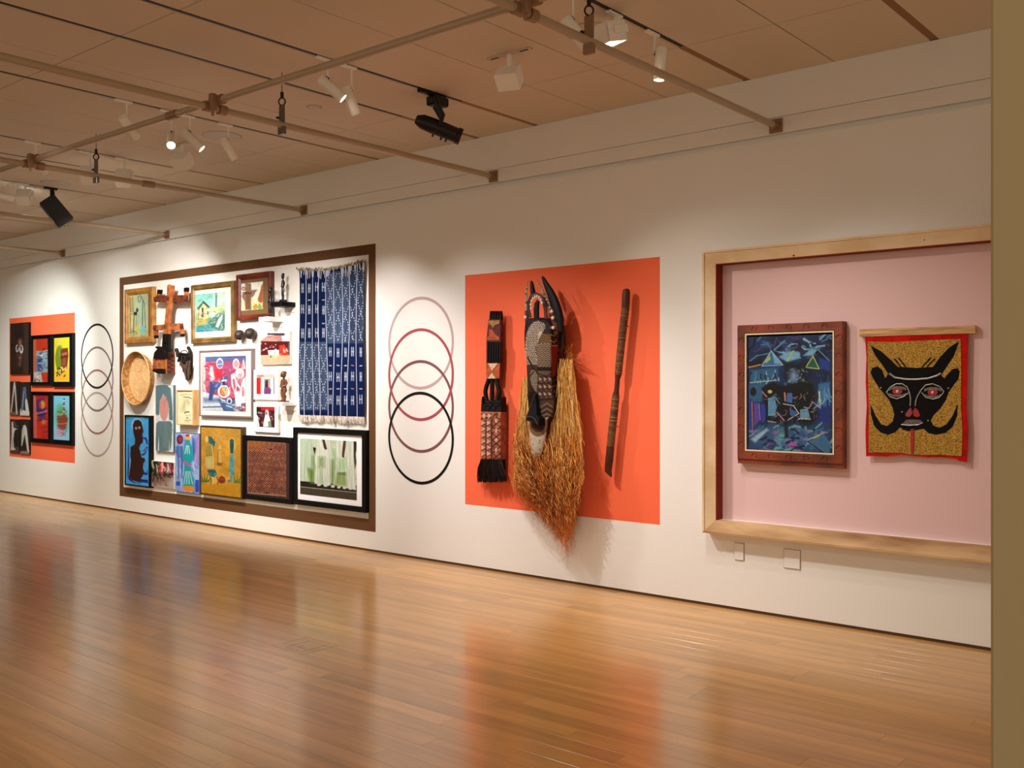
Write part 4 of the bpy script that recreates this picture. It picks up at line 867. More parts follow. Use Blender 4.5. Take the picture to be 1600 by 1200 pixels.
def p_doorway(c):
    c.frame(390, 510, 6.667).fill((226, 224, 226)); c.rect(65, 495, 270, 535, (236, 190, 176)); c.strokes((75, 503, 130, 525), 6, 40, 6, [(60, 70, 80)], 4, (0, 1)); c.rect(65, 535, 118, 710, (206, 34, 26)); c.line([(95, 540), (95, 700)], 5, (170, 20, 20)); c.rect(118, 545, 150, 700, (236, 236, 238)); c.rect(215, 545, 240, 700, (214, 220, 230)); c.rect(240, 530, 270, 710, (230, 226, 220)); c.line([(252, 530), (255, 705)], 7, (70, 70, 64)); c.strokes((125, 560, 145, 690), 8, 20, 4, [(150, 150, 160)], 3); c.rect(150, 545, 215, 710, (150, 150, 160)); c.poly([(165, 560), (190, 560), (195, 640), (160, 640)], (60, 30, 30)); c.ell(178, 580, 13, 20, (70, 40, 34)); c.poly([(150, 650), (200, 620), (225, 660), (220, 705), (150, 705)], (112, 66, 120)); c.poly([(195, 590), (215, 600), (210, 640), (195, 630)], (214, 150, 140))
def p_veil(c):
    c.frame(390, 510, 6.667).fill((70, 22, 28)); c.rect(65, 830, 270, 875, (196, 26, 30)); c.poly([(65, 835), (120, 850), (115, 920), (65, 930)], (40, 14, 16)); c.strokes((80, 890, 255, 1030), 30, 30, 12, [(30, 20, 24), (130, 40, 46), (90, 90, 100), (190, 150, 150)], 3); c.poly([(65, 920), (85, 930), (105, 1045), (65, 1045)], (214, 224, 230)); c.ell(180, 905, 18, 38, (240, 240, 244)); c.poly([(168, 900), (192, 900), (220, 990), (215, 1045), (140, 1045), (150, 980)], (236, 238, 242)); c.ell(176, 905, 8, 18, (120, 60, 50)); c.poly([(190, 990), (225, 980), (225, 1045), (195, 1045)], (120, 140, 110), .8)

M_GOLD = mat('honey_gilt_wood', (172, 118, 52), 0.35, spec=0.5, var=0.25, vscale=14)
M_OLD = mat('antique_gold_wood', (128, 96, 46), 0.35, spec=0.5, var=0.35, vscale=10)
M_MAHO = mat('red_mahogany', (122, 46, 28), 0.3, spec=0.5, var=0.35, vscale=9)
M_GREYF = mat('grey_frame', (120, 104, 104), 0.4, spec=0.5)
M_CREAM = mat('cream_mount', (240, 228, 196), 0.8)
M_WHITEM = mat('white_mount', (240, 238, 238), 0.75)
M_LINEN = mat('brown_linen', (118, 88, 58), 0.9, var=0.2, vscale=90)
M_GREIGE = mat('greige_mount', (222, 208, 196), 0.8)
M_DKWOOD = mat('dark_brown_frame', (44, 24, 18), 0.45)

SAL = 'pictures inside the brown border'
y = -0.05; r = R(193.8, 238.2, 452.7, 537.3, y); q = R(201, 231.6, 459.5, 527.8, -0.03)
framed('framed_painting', 'honey-gilt framed painting of a figure with a ladder on green-yellow ground', 'painting', r, y, 0.075, M_GOLD, p_ladder, q, -0.0305, M_PAINT, SAL, mat('gilt_slip', (120, 76, 40), 0.4), -0.029,
       prof=[(0, -0.0005), (0, -0.044), (0.006, -0.05), (0.045, -0.05), (0.05, -0.043), (0.055, -0.043), (0.075, -0.030), (0.075, -0.0005)], mount='slip')
y = -0.05; r = R(297.5, 364.3, 445.7, 537.3, y); q = R(305.3, 351.8, 460.3, 519.6, -0.03)
framed('framed_painting', 'antique gold framed blue-green landscape with a small house, in a cream mount', 'painting', r, y, 0.062, M_OLD, p_landscape, q, -0.0305, M_PAINT, SAL, M_CREAM, -0.03,
       prof=[(0, -0.0005), (0, -0.04), (0.008, -0.05), (0.022, -0.046), (0.045, -0.05), (0.062, -0.034), (0.062, -0.0005)])
y = -0.055; r = R(368.2, 421.6, 429.6, 501.4, y); q = R(376.3, 411, 443.4, 485.8, -0.025)
framed('framed_photo', 'red mahogany framed picture of clay vessels in a brown linen mount', 'photograph', r, y, 0.055, M_MAHO, p_pots, q, -0.0255, M_PRINT, SAL, M_LINEN, -0.024,
       prof=[(0, -0.0005), (0, -0.048), (0.006, -0.055), (0.030, -0.055), (0.034, -0.046), (0.055, -0.030), (0.055, -0.0005)])
y = -0.045; r = R(310.6, 393.2, 547.6, 650.4, y); q = R(316.3, 384.2, 557.6, 641.3, -0.033)
framed('framed_painting', 'grey-framed red and blue painting of musicians in white outlines', 'painting', r, y, 0.018, M_GREYF, p_musicians, q, -0.0335, M_PAINT, SAL, M_GREIGE, -0.032)
y = -0.03; r = R(243, 271.0, 601.8, 704.8, y)
framed('panel_painting', 'narrow painted panel of a woman with grey-teal hair and long pink face', 'painting', r, -0.029, 0.004, mat('panel_edge', (66, 90, 100), 0.6), p_tealwoman, inset(r, 0.0035), y, M_PAINT, SAL)
y = -0.085; r = R(275.2, 301.2, 609, 663.6, y); q = inset(r, 0.012)
framed('framed_drawing', 'small cream ink drawing in a deep blond wood box frame', 'drawing', r, y, 0.012, mat('blond_wood', (206, 160, 104), 0.5, var=0.15, vscale=8, stretch=(5, 5, 1)), p_drawing, q, -0.072, M_PRINT, SAL)
y = -0.06; r = R(194.3, 233.0, 648.3, 757.8, y); q = R(196.2, 230.9, 650.9, 755.2, -0.05)
framed('framed_painting', 'black-framed bright blue painting of a dark kneeling woman', 'painting', r, y, 0.016, M_BLKF, p_bluefigure, inset(r, .016), -0.05, M_PAINT, SAL)
y = -0.03; r = R(236.6, 271.6, 719.6, 759.8, y)
framed('photo_block', 'unframed photograph of dancing feet and red skirts, low in the brown border', 'photograph', r, -0.029, 0.004, mat('block_edge', (210, 204, 198), 0.6), p_feet, inset(r, .0035), y, M_PRINT, SAL)
y = -0.035; r = R(273.4, 311.6, 675.6, 767.8, y)
framed('panel_painting', 'painting of a large teal bottle with an orange base beside a blue figure', 'painting', r, -0.034, 0.006, mat('panel_edge_navy', (34, 50, 96), 0.6), p_bottle, inset(r, .0055), y, M_PAINT, SAL)
y = -0.06; r = R(312.3, 377.0, 664.6, 772.6, y); q = inset(r, 0.018)
framed('framed_painting', 'ochre painting of fruit and teal figures in a deep dark frame', 'painting', r, y, 0.012, mat('olive_dark_frame', (66, 50, 26), 0.5), p_fruit, q, -0.055, M_PAINT, SAL, M_BLKM, -0.05)
y = -0.043; r = R(379.3, 456.2, 680, 779, y); q = R(387.2, 447.2, 688.2, 770.4, -0.03)
framed('framed_textile', 'black-framed brown textile woven with interlaced diamond lattice', 'textile', r, y, 0.045, M_BLKF, p_kuba, q, -0.031, M_CLOTHP, SAL, mat('dark_brown_mount', (46, 24, 18), 0.85), -0.029, res=0.5)
y = -0.05; r = R(457.6, 570.8, 667.6, 787.6, y); q = R(469, 557.4, 684.8, 771.8, -0.03)
framed('framed_photo', 'large black-framed photograph of pale green tiered dresses in a white mount', 'photograph', r, y, 0.05, M_BLKF, p_dresses, q, -0.0305, M_PRINT, SAL, M_WHITEM, -0.029)
y = -0.03; r = R(406.8, 452.8, 519.6, 570, y)
framed('photo_block', 'unframed photograph of a crowd in red under a pink awning', 'photograph', r, -0.029, 0.004, MATS['block_edge'], p_market, inset(r, .0035), y, M_PRINT, SAL)
for (yt, yb, pr, pf, lab) in ((578, 624.4, (400.8, 429.3, 585, 615.8), p_doorway, 'white-mounted photograph of a woman in a purple top beside a red door'),
                              (628.5, 674.6, (400.8, 429.3, 635.2, 666.8), p_veil, 'white-mounted photograph of a person in a white veil among a crowd')):
    y = -0.03; r = R(396, 434.6, yt, yb, y); q = R(*pr, y)
    framed('mounted_photo', lab, 'photograph', r, y, 0.004, MATS['block_edge'], pf, q, -0.0308, M_PRINT, SAL, M_WHITEM, -0.0302)

# ---------------- picture and sequinned banner in the niche
def p_night(c):
    c.frame(1150, 500, 5).fill((22, 44, 84)); c.noise(.6, 70, 90, 3); c.strokes((90, 130, 740, 260), 60, 90, 14, [(20, 40, 80), (60, 120, 170), (12, 14, 30), (90, 150, 190), (70, 60, 110), (150, 190, 200)], 3, (-.9, .7), .7); c.strokes((90, 180, 740, 300), 16, 70, 10, [(10, 10, 20), (80, 60, 120)], 13)
    B = (54, 112, 168); LB = (120, 176, 206); K = (8, 10, 18); Y = (196, 206, 70)
    c.poly([(200, 360), (275, 240), (365, 350), (280, 350)], B); c.poly([(275, 240), (365, 350), (300, 340)], LB, .6); c.line([(200, 360), (275, 240), (368, 352), (200, 360)], 5, (190, 220, 226)); c.poly([(220, 330), (265, 270), (270, 310), (235, 335)], Y, .8, 3); c.poly([(330, 290), (400, 240), (500, 250), (505, 300), (400, 330)], LB, .8, 3); c.line([(400, 320), (450, 240)], 9, Y); c.line([(455, 240), (505, 300)], 6, LB); c.poly([(520, 280), (590, 220), (640, 230), (600, 280)], LB, .8, 2); c.poly([(545, 370), (600, 280), (650, 380)], (40, 96, 70)); c.line([(545, 370), (602, 282), (650, 382), (545, 370)], 7, (200, 220, 110)); c.poly([(650, 290), (730, 330), (735, 400), (650, 380)], (34, 64, 150), .9); c.line([(640, 230), (730, 320)], 6, LB); c.poly([(100, 330), (200, 290), (200, 360), (100, 370)], (16, 22, 40)); c.line([(100, 370), (190, 350)], 10, (206, 150, 40)); c.line([(110, 320), (160, 280), (260, 260)], 5, LB)
    c.poly([(110, 390), (330, 370), (330, 480), (110, 500)], (50, 100, 140), .9, 5); c.strokes((110, 390, 340, 480), 26, 40, 8, [(150, 200, 214), (16, 30, 60), (70, 140, 170)], 5, (1.2, 1.9)); c.line([(110, 490), (320, 470)], 8, (150, 190, 180)); c.strokes((560, 390, 730, 480), 20, 40, 8, [(110, 160, 190), (12, 20, 40), (40, 80, 150)], 6, (1.2, 1.9)); c.poly([(370, 340), (540, 330), (560, 470), (380, 470)], (16, 22, 34), .85, 6); c.strokes((380, 380, 560, 520), 60, 22, 6, [(90, 130, 170), (30, 50, 80), (160, 190, 200), (90, 130, 60)], 8); c.ell(450, 440, 40, 60, (120, 150, 190), .7, 0, 8)
    c.poly([(100, 500), (230, 490), (200, 640), (100, 640)], (50, 96, 132), .9, 4); c.ell(135, 560, 24, 34, (10, 16, 34)); c.poly([(100, 610), (130, 620), (130, 860), (100, 870)], (40, 56, 150)); c.poly([(140, 650), (185, 650), (190, 780), (140, 830)], (90, 70, 160)); c.poly([(195, 660), (230, 660), (230, 790), (195, 800)], (46, 60, 160)); c.line([(125, 640), (130, 860)], 7, (206, 120, 70)); c.line([(180, 660), (190, 780)], 5, (180, 120, 190)); c.poly([(640, 500), (735, 480), (735, 680), (650, 690)], (60, 116, 170), .9, 4); c.strokes((640, 500, 730, 670), 14, 90, 12, [(140, 190, 214), (20, 40, 90), (90, 150, 200)], 9, (1.3, 1.8)); c.line([(650, 560), (655, 640)], 12, (220, 226, 150)); c.poly([(640, 680), (735, 670), (735, 830), (650, 820)], (30, 52, 130), .9, 5)
    c.poly([(200, 530), (290, 480), (360, 520), (420, 500), (520, 480), (600, 500), (620, 600), (600, 700), (650, 740), (560, 860), (520, 870), (480, 780), (400, 920), (360, 830), (250, 790), (240, 890), (225, 890), (240, 720)], K, .92, 4); c.poly([(250, 610), (300, 600), (320, 680), (300, 750), (250, 750)], (90, 150, 186)); c.ell(265, 560, 18, 14, (190, 196, 110)); c.line([(205, 560), (240, 600)], 9, (190, 140, 130)); c.line([(300, 600), (340, 650)], 6, (190, 190, 180)); c.poly([(400, 570), (440, 570), (440, 650), (395, 640)], (64, 110, 180)); c.line([(380, 570), (385, 630)], 12, (206, 140, 100)); c.ell(410, 550, 14, 16, K); c.line([(370, 655), (450, 670), (490, 730), (400, 785)], 7, (214, 214, 190)); c.poly([(420, 690), (480, 720), (450, 760), (420, 740)], (60, 96, 160)); c.poly([(500, 700), (560, 690), (580, 770), (500, 770)], (110, 160, 190)); c.line([(490, 770), (580, 775)], 8, (220, 214, 180)); c.line([(530, 680), (570, 690), (600, 640), (660, 690)], 6, (206, 180, 160)); c.line([(250, 790), (310, 800)], 8, (210, 190, 160)); c.line([(320, 720), (380, 790)], 9, (190, 140, 160)); c.strokes((250, 560, 640, 800), 50, 40, 5, [(120, 150, 190), (200, 170, 150), (40, 60, 110), (150, 110, 160)], 21)
    c.poly([(95, 860), (240, 800), (735, 830), (735, 1050), (95, 1010)], (50, 88, 130), .75, 20); c.strokes((100, 840, 730, 1030), 80, 80, 22, [(30, 54, 110), (96, 160, 170), (20, 30, 70), (130, 110, 170), (60, 110, 150)], 12, (-.9, .6), .55); c.poly([(110, 930), (240, 840), (260, 860), (150, 960)], (150, 186, 204), .85, 4); c.ell(350, 900, 36, 60, (110, 190, 190), .7, .4, 14); c.ell(440, 975, 26, 16, (190, 80, 180), .9, 0, 5); c.ell(310, 880, 24, 14, (170, 90, 170), .8, 0, 5); c.ell(270, 970, 24, 10, (150, 90, 180), .8, 0, 5); c.poly([(550, 940), (680, 880), (735, 960), (735, 1040), (690, 1040)], (60, 110, 150)); c.line([(550, 940), (690, 880)], 7, (190, 190, 200)); c.line([(560, 950), (690, 1040)], 6, (14, 20, 40)); c.line([(610, 920), (650, 900)], 12, (200, 190, 80)); c.poly([(380, 780), (400, 780), (410, 920), (380, 920)], K, .9, 6); c.noise(.12, 8, 8, 9)
ny = NICHE_Y - 0.0005
y = NICHE_Y - 0.06
r = R(1151.6, 1317.2, 508.6, 717.2, y); q = R(1167, 1297.4, 524.5, 703.6, y + 0.012)
t = thing('framed_painting', 'blue night painting of dancers and gabled houses in a carved red-brown frame', 'painting', ((r[0] + r[1]) / 2, ny, r[2]))
M_CARV = mat('carved_redwood', (142, 62, 32), 0.45, spec=0.4, var=0.3, vscale=6, bump=0.5, bscale=20)
wf = q[0] - r[0] - 0.008
moulding(r, [(0, ny), (0, y + 0.006), (0.006, y), (wf - 0.006, y), (wf, y + 0.006), (wf, ny)]).build('frame', M_CARV, t)
mb = MB(); rg = random.Random(5)           # carved scrolls along the frame
def scroll(x, z, s, flip):
    pts = []
    for k in range(9):
        a = k / 8 * 4.6; rr = s * (1 - k / 10)
        pts.append((x + flip * (rr * math.cos(a) - s * .3), y - 0.001, z + rr * math.sin(a)))
    mb.tube(pts, [0.0045 - 0.0003 * k for k in range(9)], 5)
for side in (0, 1):
    for k in range(7): scroll(r[side] + (wf / 2 if side == 0 else -wf / 2), r[2] + 0.1 + (r[3] - r[2] - 0.2) * k / 6, 0.026, 1 if k % 2 else -1)
for zz in (r[2] + wf / 2, r[3] - wf / 2):
    for k in range(5): scroll(r[0] + 0.12 + (r[1] - r[0] - 0.24) * k / 4, zz, 0.026, 1 if k % 2 else -1)
tag(mb.build('carving', M_CARV, t, smooth=True), kind='stuff')
moulding(inset(r, wf), [(0, ny), (0, y - 0.001), (0.009, y - 0.001), (0.009, ny)]).build('liner', mat('ivory_slip', (224, 206, 172), 0.5), t)
ir = inset(r, wf + 0.009)
MB().box(ir[0], ir[1], y + 0.0135, ny, ir[2], ir[3]).build('backing_board', M_BLKM, t)
flat_picture('picture', ir[0] + 0.008, ir[1] - 0.004, ir[2] + 0.003, ir[3] - 0.012, y + 0.012, p_night, M_PAINT, t, 0.7)
mb = MB(); mb.prism([(r[0], r[2]), (r[1], r[2]), (r[1], r[2] - 0.028), (r[0], r[2] - 0.028)], y + 0.012, ny).build('lower_ledge', M_CARV, t)

by = NICHE_Y - 0.035
t = thing('sequin_banner', 'gold sequinned red banner of a black horned face hanging from a wood batten', 'banner', P3(1432, 716, by))
K5 = lambda u, v, yy=by: on_wall(1335 + u / 5.215, 500 + v / 5.215, yy)
M_REDC = mat('red_cloth', (204, 24, 18), 0.85, spec=0.1, var=0.2, vscale=12, bump=0.3, bscale=30)
bx0, bz1 = on_wall(1342.7, 514.6, by - 0.006); bx1 = on_wall(1524, 509, by - 0.006)[0]; bz0 = on_wall(1342.7, 526.4, by - 0.006)[1]
MB().box(bx0, bx1, by - 0.006, ny, bz0, bz1).build('batten', mat('oak_batten', (236, 182, 118), 0.5, var=0.3, vscale=5, stretch=(1, 12, 12)), t, bevel=0.002, label='pale oak hanging batten')
edge = [(85, 120), (925, 100), (918, 400), (912, 700), (925, 900), (915, 1160), (860, 1150), (820, 1130), (700, 1118), (600, 1120), (500, 1112), (380, 1098), (260, 1112), (150, 1108), (95, 1112), (90, 900), (100, 700), (92, 500), (98, 300)]
MB().prism([K5(*p) for p in edge], by, by + 0.006).build('backing_cloth', M_REDC, t)
# gold sequins: a metallic field with its own small relief
g = bpy.data.materials.new('gold_sequins'); g.use_nodes = True; nt = g.node_tree; b = nt.nodes['Principled BSDF']
tc = nt.nodes.new('ShaderNodeTexCoord'); vo = nt.nodes.new('ShaderNodeTexVoronoi'); vo.inputs['Scale'].default_value = 210
rp = nt.nodes.new('ShaderNodeMix'); rp.data_type = 'RGBA'; rp.inputs['A'].default_value = L(118, 80, 22); rp.inputs['B'].default_value = L(206, 158, 66)
sp = nt.nodes.new('ShaderNodeSeparateColor'); nt.links.new(tc.outputs['Object'], vo.inputs['Vector']); nt.links.new(vo.outputs['Color'], sp.inputs[0]); nt.links.new(sp.outputs[0], rp.inputs['Factor'])
nt.links.new(rp.outputs['Result'], b.inputs['Base Color']); b.inputs['Metallic'].default_value = 0.6; b.inputs['Roughness'].default_value = 0.26
bp = nt.nodes.new('ShaderNodeBump'); bp.inputs['Strength'].default_value = 0.9; bp.inputs['Distance'].default_value = 0.01; nt.links.new(sp.outputs[1], bp.inputs['Height']); nt.links.new(bp.outputs[0], b.inputs['Normal'])
M_BEAD = mat('black_velvet', (10, 8, 9), 0.8, spec=0.15, var=0.3, vscale=60)
def patch(name, pts, m, k=1, lab=None, smooth=1):
    yy = by - 0.003 * k
    return MB().prism([K5(u, v, yy) for u, v in pts], yy, yy + 0.0045).build(name, m, t, label=lab)
patch('sequin_field', [(106, 176), (300, 180), (600, 165), (865, 155), (870, 400), (868, 700), (880, 900), (875, 1110), (700, 1098), (480, 1100), (380, 1082), (115, 1080), (118, 700), (108, 400)], g, 1)
face = [(130, 205), (215, 255), (300, 330), (350, 382), (500, 390), (640, 382), (700, 300), (770, 225), (850, 175), (810, 290), (750, 380), (705, 450), (735, 478), (760, 440), (800, 400), (840, 393), (856, 420), (845, 480), (800, 540), (765, 590), (745, 650), (700, 720), (640, 780), (620, 820), (640, 860), (690, 878), (750, 850), (800, 780), (840, 685), (835, 780), (800, 870), (740, 920), (660, 935), (600, 920), (565, 885), (520, 895), (480, 900), (440, 905), (400, 895), (370, 875), (330, 915), (270, 935), (210, 915), (160, 860), (135, 770), (130, 690), (170, 780), (215, 850), (265, 865), (310, 830), (325, 770), (310, 710), (280, 650), (240, 600), (205, 560), (160, 490), (130, 430), (145, 390), (190, 378), (225, 410), (248, 475), (275, 440), (230, 370), (170, 290)]
patch('horned_face', face, M_BEAD, 2, 'black beaded horned face with tusk-like curls')
M_SIL = mat('silver_beads', (200, 196, 186), 0.35, metal=0.4, var=0.3, vscale=200); M_CRIM = mat('crimson_sequins', (186, 34, 40), 0.4, var=0.3, vscale=120); M_ROSE = mat('rose_sequins', (170, 60, 76), 0.4, var=0.3, vscale=120)
def bead_line(pts, wd, m, k=3, name='bead_line'):
    yy = by - 0.003 * k
    MB().tube([(K5(u, v, yy)[0], yy, K5(u, v, yy)[1]) for u, v in pts], wd, 6).build(name, m, t)
bead_line([(285, 435), (330, 468), (420, 482), (500, 484), (600, 476), (670, 455), (705, 435)], 0.0055, M_SIL, 3, 'brow_line')
for s_, e in ((1, [(262, 590), (290, 550), (340, 520), (390, 520), (430, 545), (448, 590), (458, 640), (455, 700)]), (2, [(730, 585), (700, 545), (640, 520), (580, 530), (545, 570), (515, 620), (500, 660), (497, 700)])):
    bead_line(e, 0.0035, M_SIL, 3, 'nose_line')
bead_line([(262, 590), (290, 625), (345, 642), (400, 625), (440, 595)], 0.003, M_SIL, 3, 'eye_rim'); bead_line([(548, 590), (580, 630), (640, 645), (690, 632), (728, 590)], 0.003, M_SIL, 3, 'eye_rim')
for cx_, cy_ in ((350, 582), (637, 590)):
    e = patch('eye', [(cx_ + 42 * math.cos(k * .524), cy_ + 26 * math.sin(k * .524)) for k in range(12)], M_CRIM, 3)
    yy = by - 0.012
    X, Z = K5(cx_, cy_, yy); MB().ball((X, yy, Z), 0.009, 0.004, 0.009, 10, 6).build('pupil', mat('pink_bead', (226, 170, 170), 0.3), e)
    mbl = MB()
    for k in range(15):
        u = cx_ - 66 + k * 9.5; h = 44 * math.sqrt(max(0, 1 - ((u - cx_) / 90) ** 2))
        for sg, ln in ((-1, 22), (1, 16)):
            a_ = K5(u, cy_ + sg * h, yy); b_ = K5(u, cy_ + sg * (h - ln), yy)
            mbl.tube([(a_[0], by - 0.009, a_[1]), (b_[0], by - 0.009, b_[1])], 0.0017, 4)
    tag(mbl.build('eyelashes', M_SIL, t), kind='stuff')
patch('nostril', [(460, 710), (440, 730), (415, 765), (420, 785), (450, 790), (472, 765)], M_ROSE, 3); patch('nostril', [(495, 712), (475, 745), (485, 785), (515, 792), (535, 780), (520, 740)], M_CRIM, 3)
patch('lips', [(385, 850), (420, 815), (465, 810), (500, 812), (540, 815), (555, 835), (520, 852), (440, 855)], mat('grey_sequins', (112, 100, 104), 0.35, metal=0.3, var=0.4, vscale=150), 3)
bead_line([(380, 852), (440, 858), (520, 855), (558, 836)], 0.0025, M_SIL, 3, 'lip_line')
patch('tongue', [(458, 890), (482, 888), (484, 1000), (478, 1095), (460, 1095), (456, 1000)], M_CRIM, 3)
for a_, b_ in (((325, 315), (380, 388)), ((358, 308), (418, 384)), ((622, 308), (550, 384)), ((655, 315), (590, 382))): bead_line([a_, b_], 0.0035, M_BEAD, 2, 'hair_strand')
for u, v in ((215, 553), (765, 556), (388, 750), (600, 820)):
    X, Z = K5(u, v, by - 0.01); MB().ball((X, by - 0.009, Z), 0.005, 0.004, 0.005, 8, 6).build('silver_stud', M_SIL, t)

# ================================================================ CARVINGS, BASKET AND CLOTH INSIDE THE BROWN BORDER
# ---- indigo strip-woven cloth
ty = -0.03
tx0, tz1 = on_wall(466.4, 421.6, ty); tx1 = on_wall(570.2, 411, ty)[0]; tz0 = on_wall(468.4, 649, ty)[1]
t = thing('indigo_cloth', 'indigo blue strip-woven cloth with white marks and fringed ends', 'textile', ((tx0 + tx1) / 2, 0, tz0))
NS = 9
def edge_x(k, z):
    f = (tz1 - z) / (tz1 - tz0)
    base = tx0 + (tx1 - tx0) * k / NS
    return base + (0.012 * math.sin(f * 5 + k) if 0 < k < NS else 0.008 * math.sin(f * 6 + k)) + 0.012 * f * (0.5 - k / NS) * 2
def cloth_y(x, z):
    f = (x - tx0) / (tx1 - tx0)
    return ty + 0.010 * math.sin(f * 30 + 1.0) * (0.6 + 0.4 * math.sin(z * 2)) + 0.006 * math.sin(f * 11 + z * 3)
def p_strip(k):
    def f(c):
        c.frame(0, 0, 1)
        uc = 0.5 * (c.PX.min() + c.PX.max()); half = 0.5 * (c.PX.max() - c.PX.min())
        left = k < 4
        DK, GR, WH = (10, 28, 72), (64, 80, 110), (206, 214, 228)
        switch = 534.0 if left else 536.5
        slope = 0
        c.fill(DK)
        gm = (c.V > switch) if left else (c.V < switch)
        if left: gm &= c.V < 641
        else: gm &= c.V > 426 - (k - 4) * 2.5
        c.c[gm] = np.array(GR if k < 7 else (50, 62, 88)) / 255
        c.noise(.12, 3, 60, k)
        r_ = random.Random(k * 7 + 1)
        # blue half: ladder marks and dashes
        marks = [(449.5, 13.5), (483.5, 13), (521, 14)] if left else [(550, 13.5), (588.5, 13.5), (624.5, 13.5)]
        dash = [(468.6, 1), (505.5, 1)] if left else [(571.3, 1), (607.5, 1)]
        for cy_, hh in marks:
            wv = r_.uniform(1.0, 1.7); cy_ += r_.uniform(-1.2, 1.2)
            c.line([(uc - wv, cy_ - hh / 2), (uc - wv, cy_ + hh / 2)], 1.1, WH); c.line([(uc + wv, cy_ - hh / 2), (uc + wv, cy_ + hh / 2)], 1.1, WH); c.line([(uc - wv, cy_), (uc + wv, cy_)], 1.6, WH)
        if (left and k % 2 == 1) or not left:
            for cy_, _ in dash: c.line([(uc - 1.6, cy_ + r_.uniform(-.6, .6)), (uc + 1.6, cy_)], 1.5, (196, 206, 230) if k != 7 else (190, 130, 140))
        # grey half: lozenges of white dots
        y0, y1 = (536, 639) if left else (427 - (k - 4) * 2.4, 533)
        ph = 3.0
        n_ = int((y1 - y0) / 4.1)
        for i in range(n_):
            yy = y0 + 3 + i * 4.1; p = ((yy - y0 + ph) / 36.5) % 1
            a = abs(p - 0.5) * 2
            off = (1 - a) * half * 0.78
            if a > 0.82: c.ell(uc + r_.uniform(-.4, .4), yy, 1.0, 1.0, WH); c.ell(uc + r_.uniform(-2, 2), yy + 1.6, .7, .7, WH)
            else:
                for sg in (-1, 1): c.ell(uc + sg * off + r_.uniform(-.5, .5), yy + r_.uniform(-.6, .6), .85, .85, WH)
    return f
for k in range(NS):
    zs = np.linspace(tz1, tz0, 330); cs_ = np.linspace(0, 1, 16)
    X = np.zeros((330, 16)); Z = np.zeros((330, 16)); Y = np.zeros((330, 16))
    for i, z in enumerate(zs):
        a, b_ = edge_x(k, z) + 0.002, edge_x(k + 1, z) - 0.002
        for j, s_ in enumerate(cs_):
            x = a + (b_ - a) * s_; X[i, j] = x
            f = (x - tx0) / (tx1 - tx0)
            Z[i, j] = z - 0.035 * math.sin(f * math.pi) * (1 - i / 329) * (1 if f < .9 else .6)
            Y[i, j] = cloth_y(x, z) - 0.004 * math.sin(s_ * math.pi)
    grid_object('cloth_strip', X, Y, Z, p_strip(k), M_CLOTHP, t, smooth=True)
M_THREAD = mat('white_thread', (176, 184, 212), 0.8)
for k in range(1, NS):
    pts = []
    for i in range(24):
        z = tz1 + (tz0 - tz1) * i / 23; x = edge_x(k, z); f = (x - tx0) / (tx1 - tx0)
        pts.append((x, cloth_y(x, z) - 0.004, z - 0.035 * math.sin(f * math.pi) * (1 - i / 23)))
    MB().tube(pts, 0.0038, 6).build('seam', M_THREAD, t, smooth=True)

def strands(name, paths, m, parent, cols, w=0.002, kind='stuff', label=None):
    """many fibres as one mesh of thin three-sided tubes, vertex-coloured"""
    V, Fc, C = [], [], []; n0 = 0
    A = [(math.cos(a), math.sin(a)) for a in (0.3, 2.4, 4.5)]
    off = BASE[parent.name]
    for pi_, (pts, c, ww) in enumerate(paths):
        m_ = len(pts)
        for i, p in enumerate(pts):
            r_ = ww * (1 - 0.5 * i / m_)
            cc = c(i / (m_ - 1)) if callable(c) else c
            for ca, sa in A:
                V.append((p[0] - off.x + ca * r_, p[1] - off.y + sa * r_, p[2] - off.z)); C.append(cc)
        for i in range(m_ - 1):
            for k in range(3):
                q = n0 + i * 3
                Fc.append((q + k, q + (k + 1) % 3, q + 3 + (k + 1) % 3, q + 3 + k))
        n0 += m_ * 3
    me = bpy.data.meshes.new(name); me.from_pydata(V, [], Fc)
    at = me.attributes.new('paint', 'FLOAT_COLOR', 'POINT')
    C = np.array(C) / 255.0
    C = np.where(C <= 0.04045, C / 12.92, ((C + 0.055) / 1.055) ** 2.4)
    at.data.foreach_set('color', np.concatenate([C, np.ones((len(C), 1))], 1).astype(np.float32).ravel())
    me.materials.append(m)
    o = link(name, me, parent, label)
    if kind: o['kind'] = kind
    return o
M_FIBRE = paint_mat('dyed_fibre', 0.75, 0.2)
rg = random.Random(4); paths = []
for i in range(420):
    f = rg.random(); x = tx0 - 0.02 + (tx1 - tx0 + 0.03) * f; z = tz1 - 0.035 * math.sin(f * math.pi) * (1 if f < .9 else .6) - 0.004
    a = rg.uniform(-.03, .03); h = rg.uniform(.01, .035); y = cloth_y(x, z) - rg.uniform(0, .012)
    paths.append(([(x, y, z), (x + a, y - .006, z + h * .6), (x + a * 1.6, y - .004, z + h)], rg.choice([(176, 158, 136), (120, 96, 72), (214, 200, 182), (96, 74, 54)]), .0035))
for i in range(50):
    f = rg.random(); x = tx0 + (tx1 - tx0) * f; z = tz1 - 0.035 * math.sin(f * math.pi); y = cloth_y(x, z) - .008
    paths.append(([(x, y, z), (x + rg.uniform(-.01, .01), y, z - rg.uniform(.03, .09))], (190, 190, 200), .004))
strands('top_fringe', paths, M_FIBRE, t, None)
paths = []
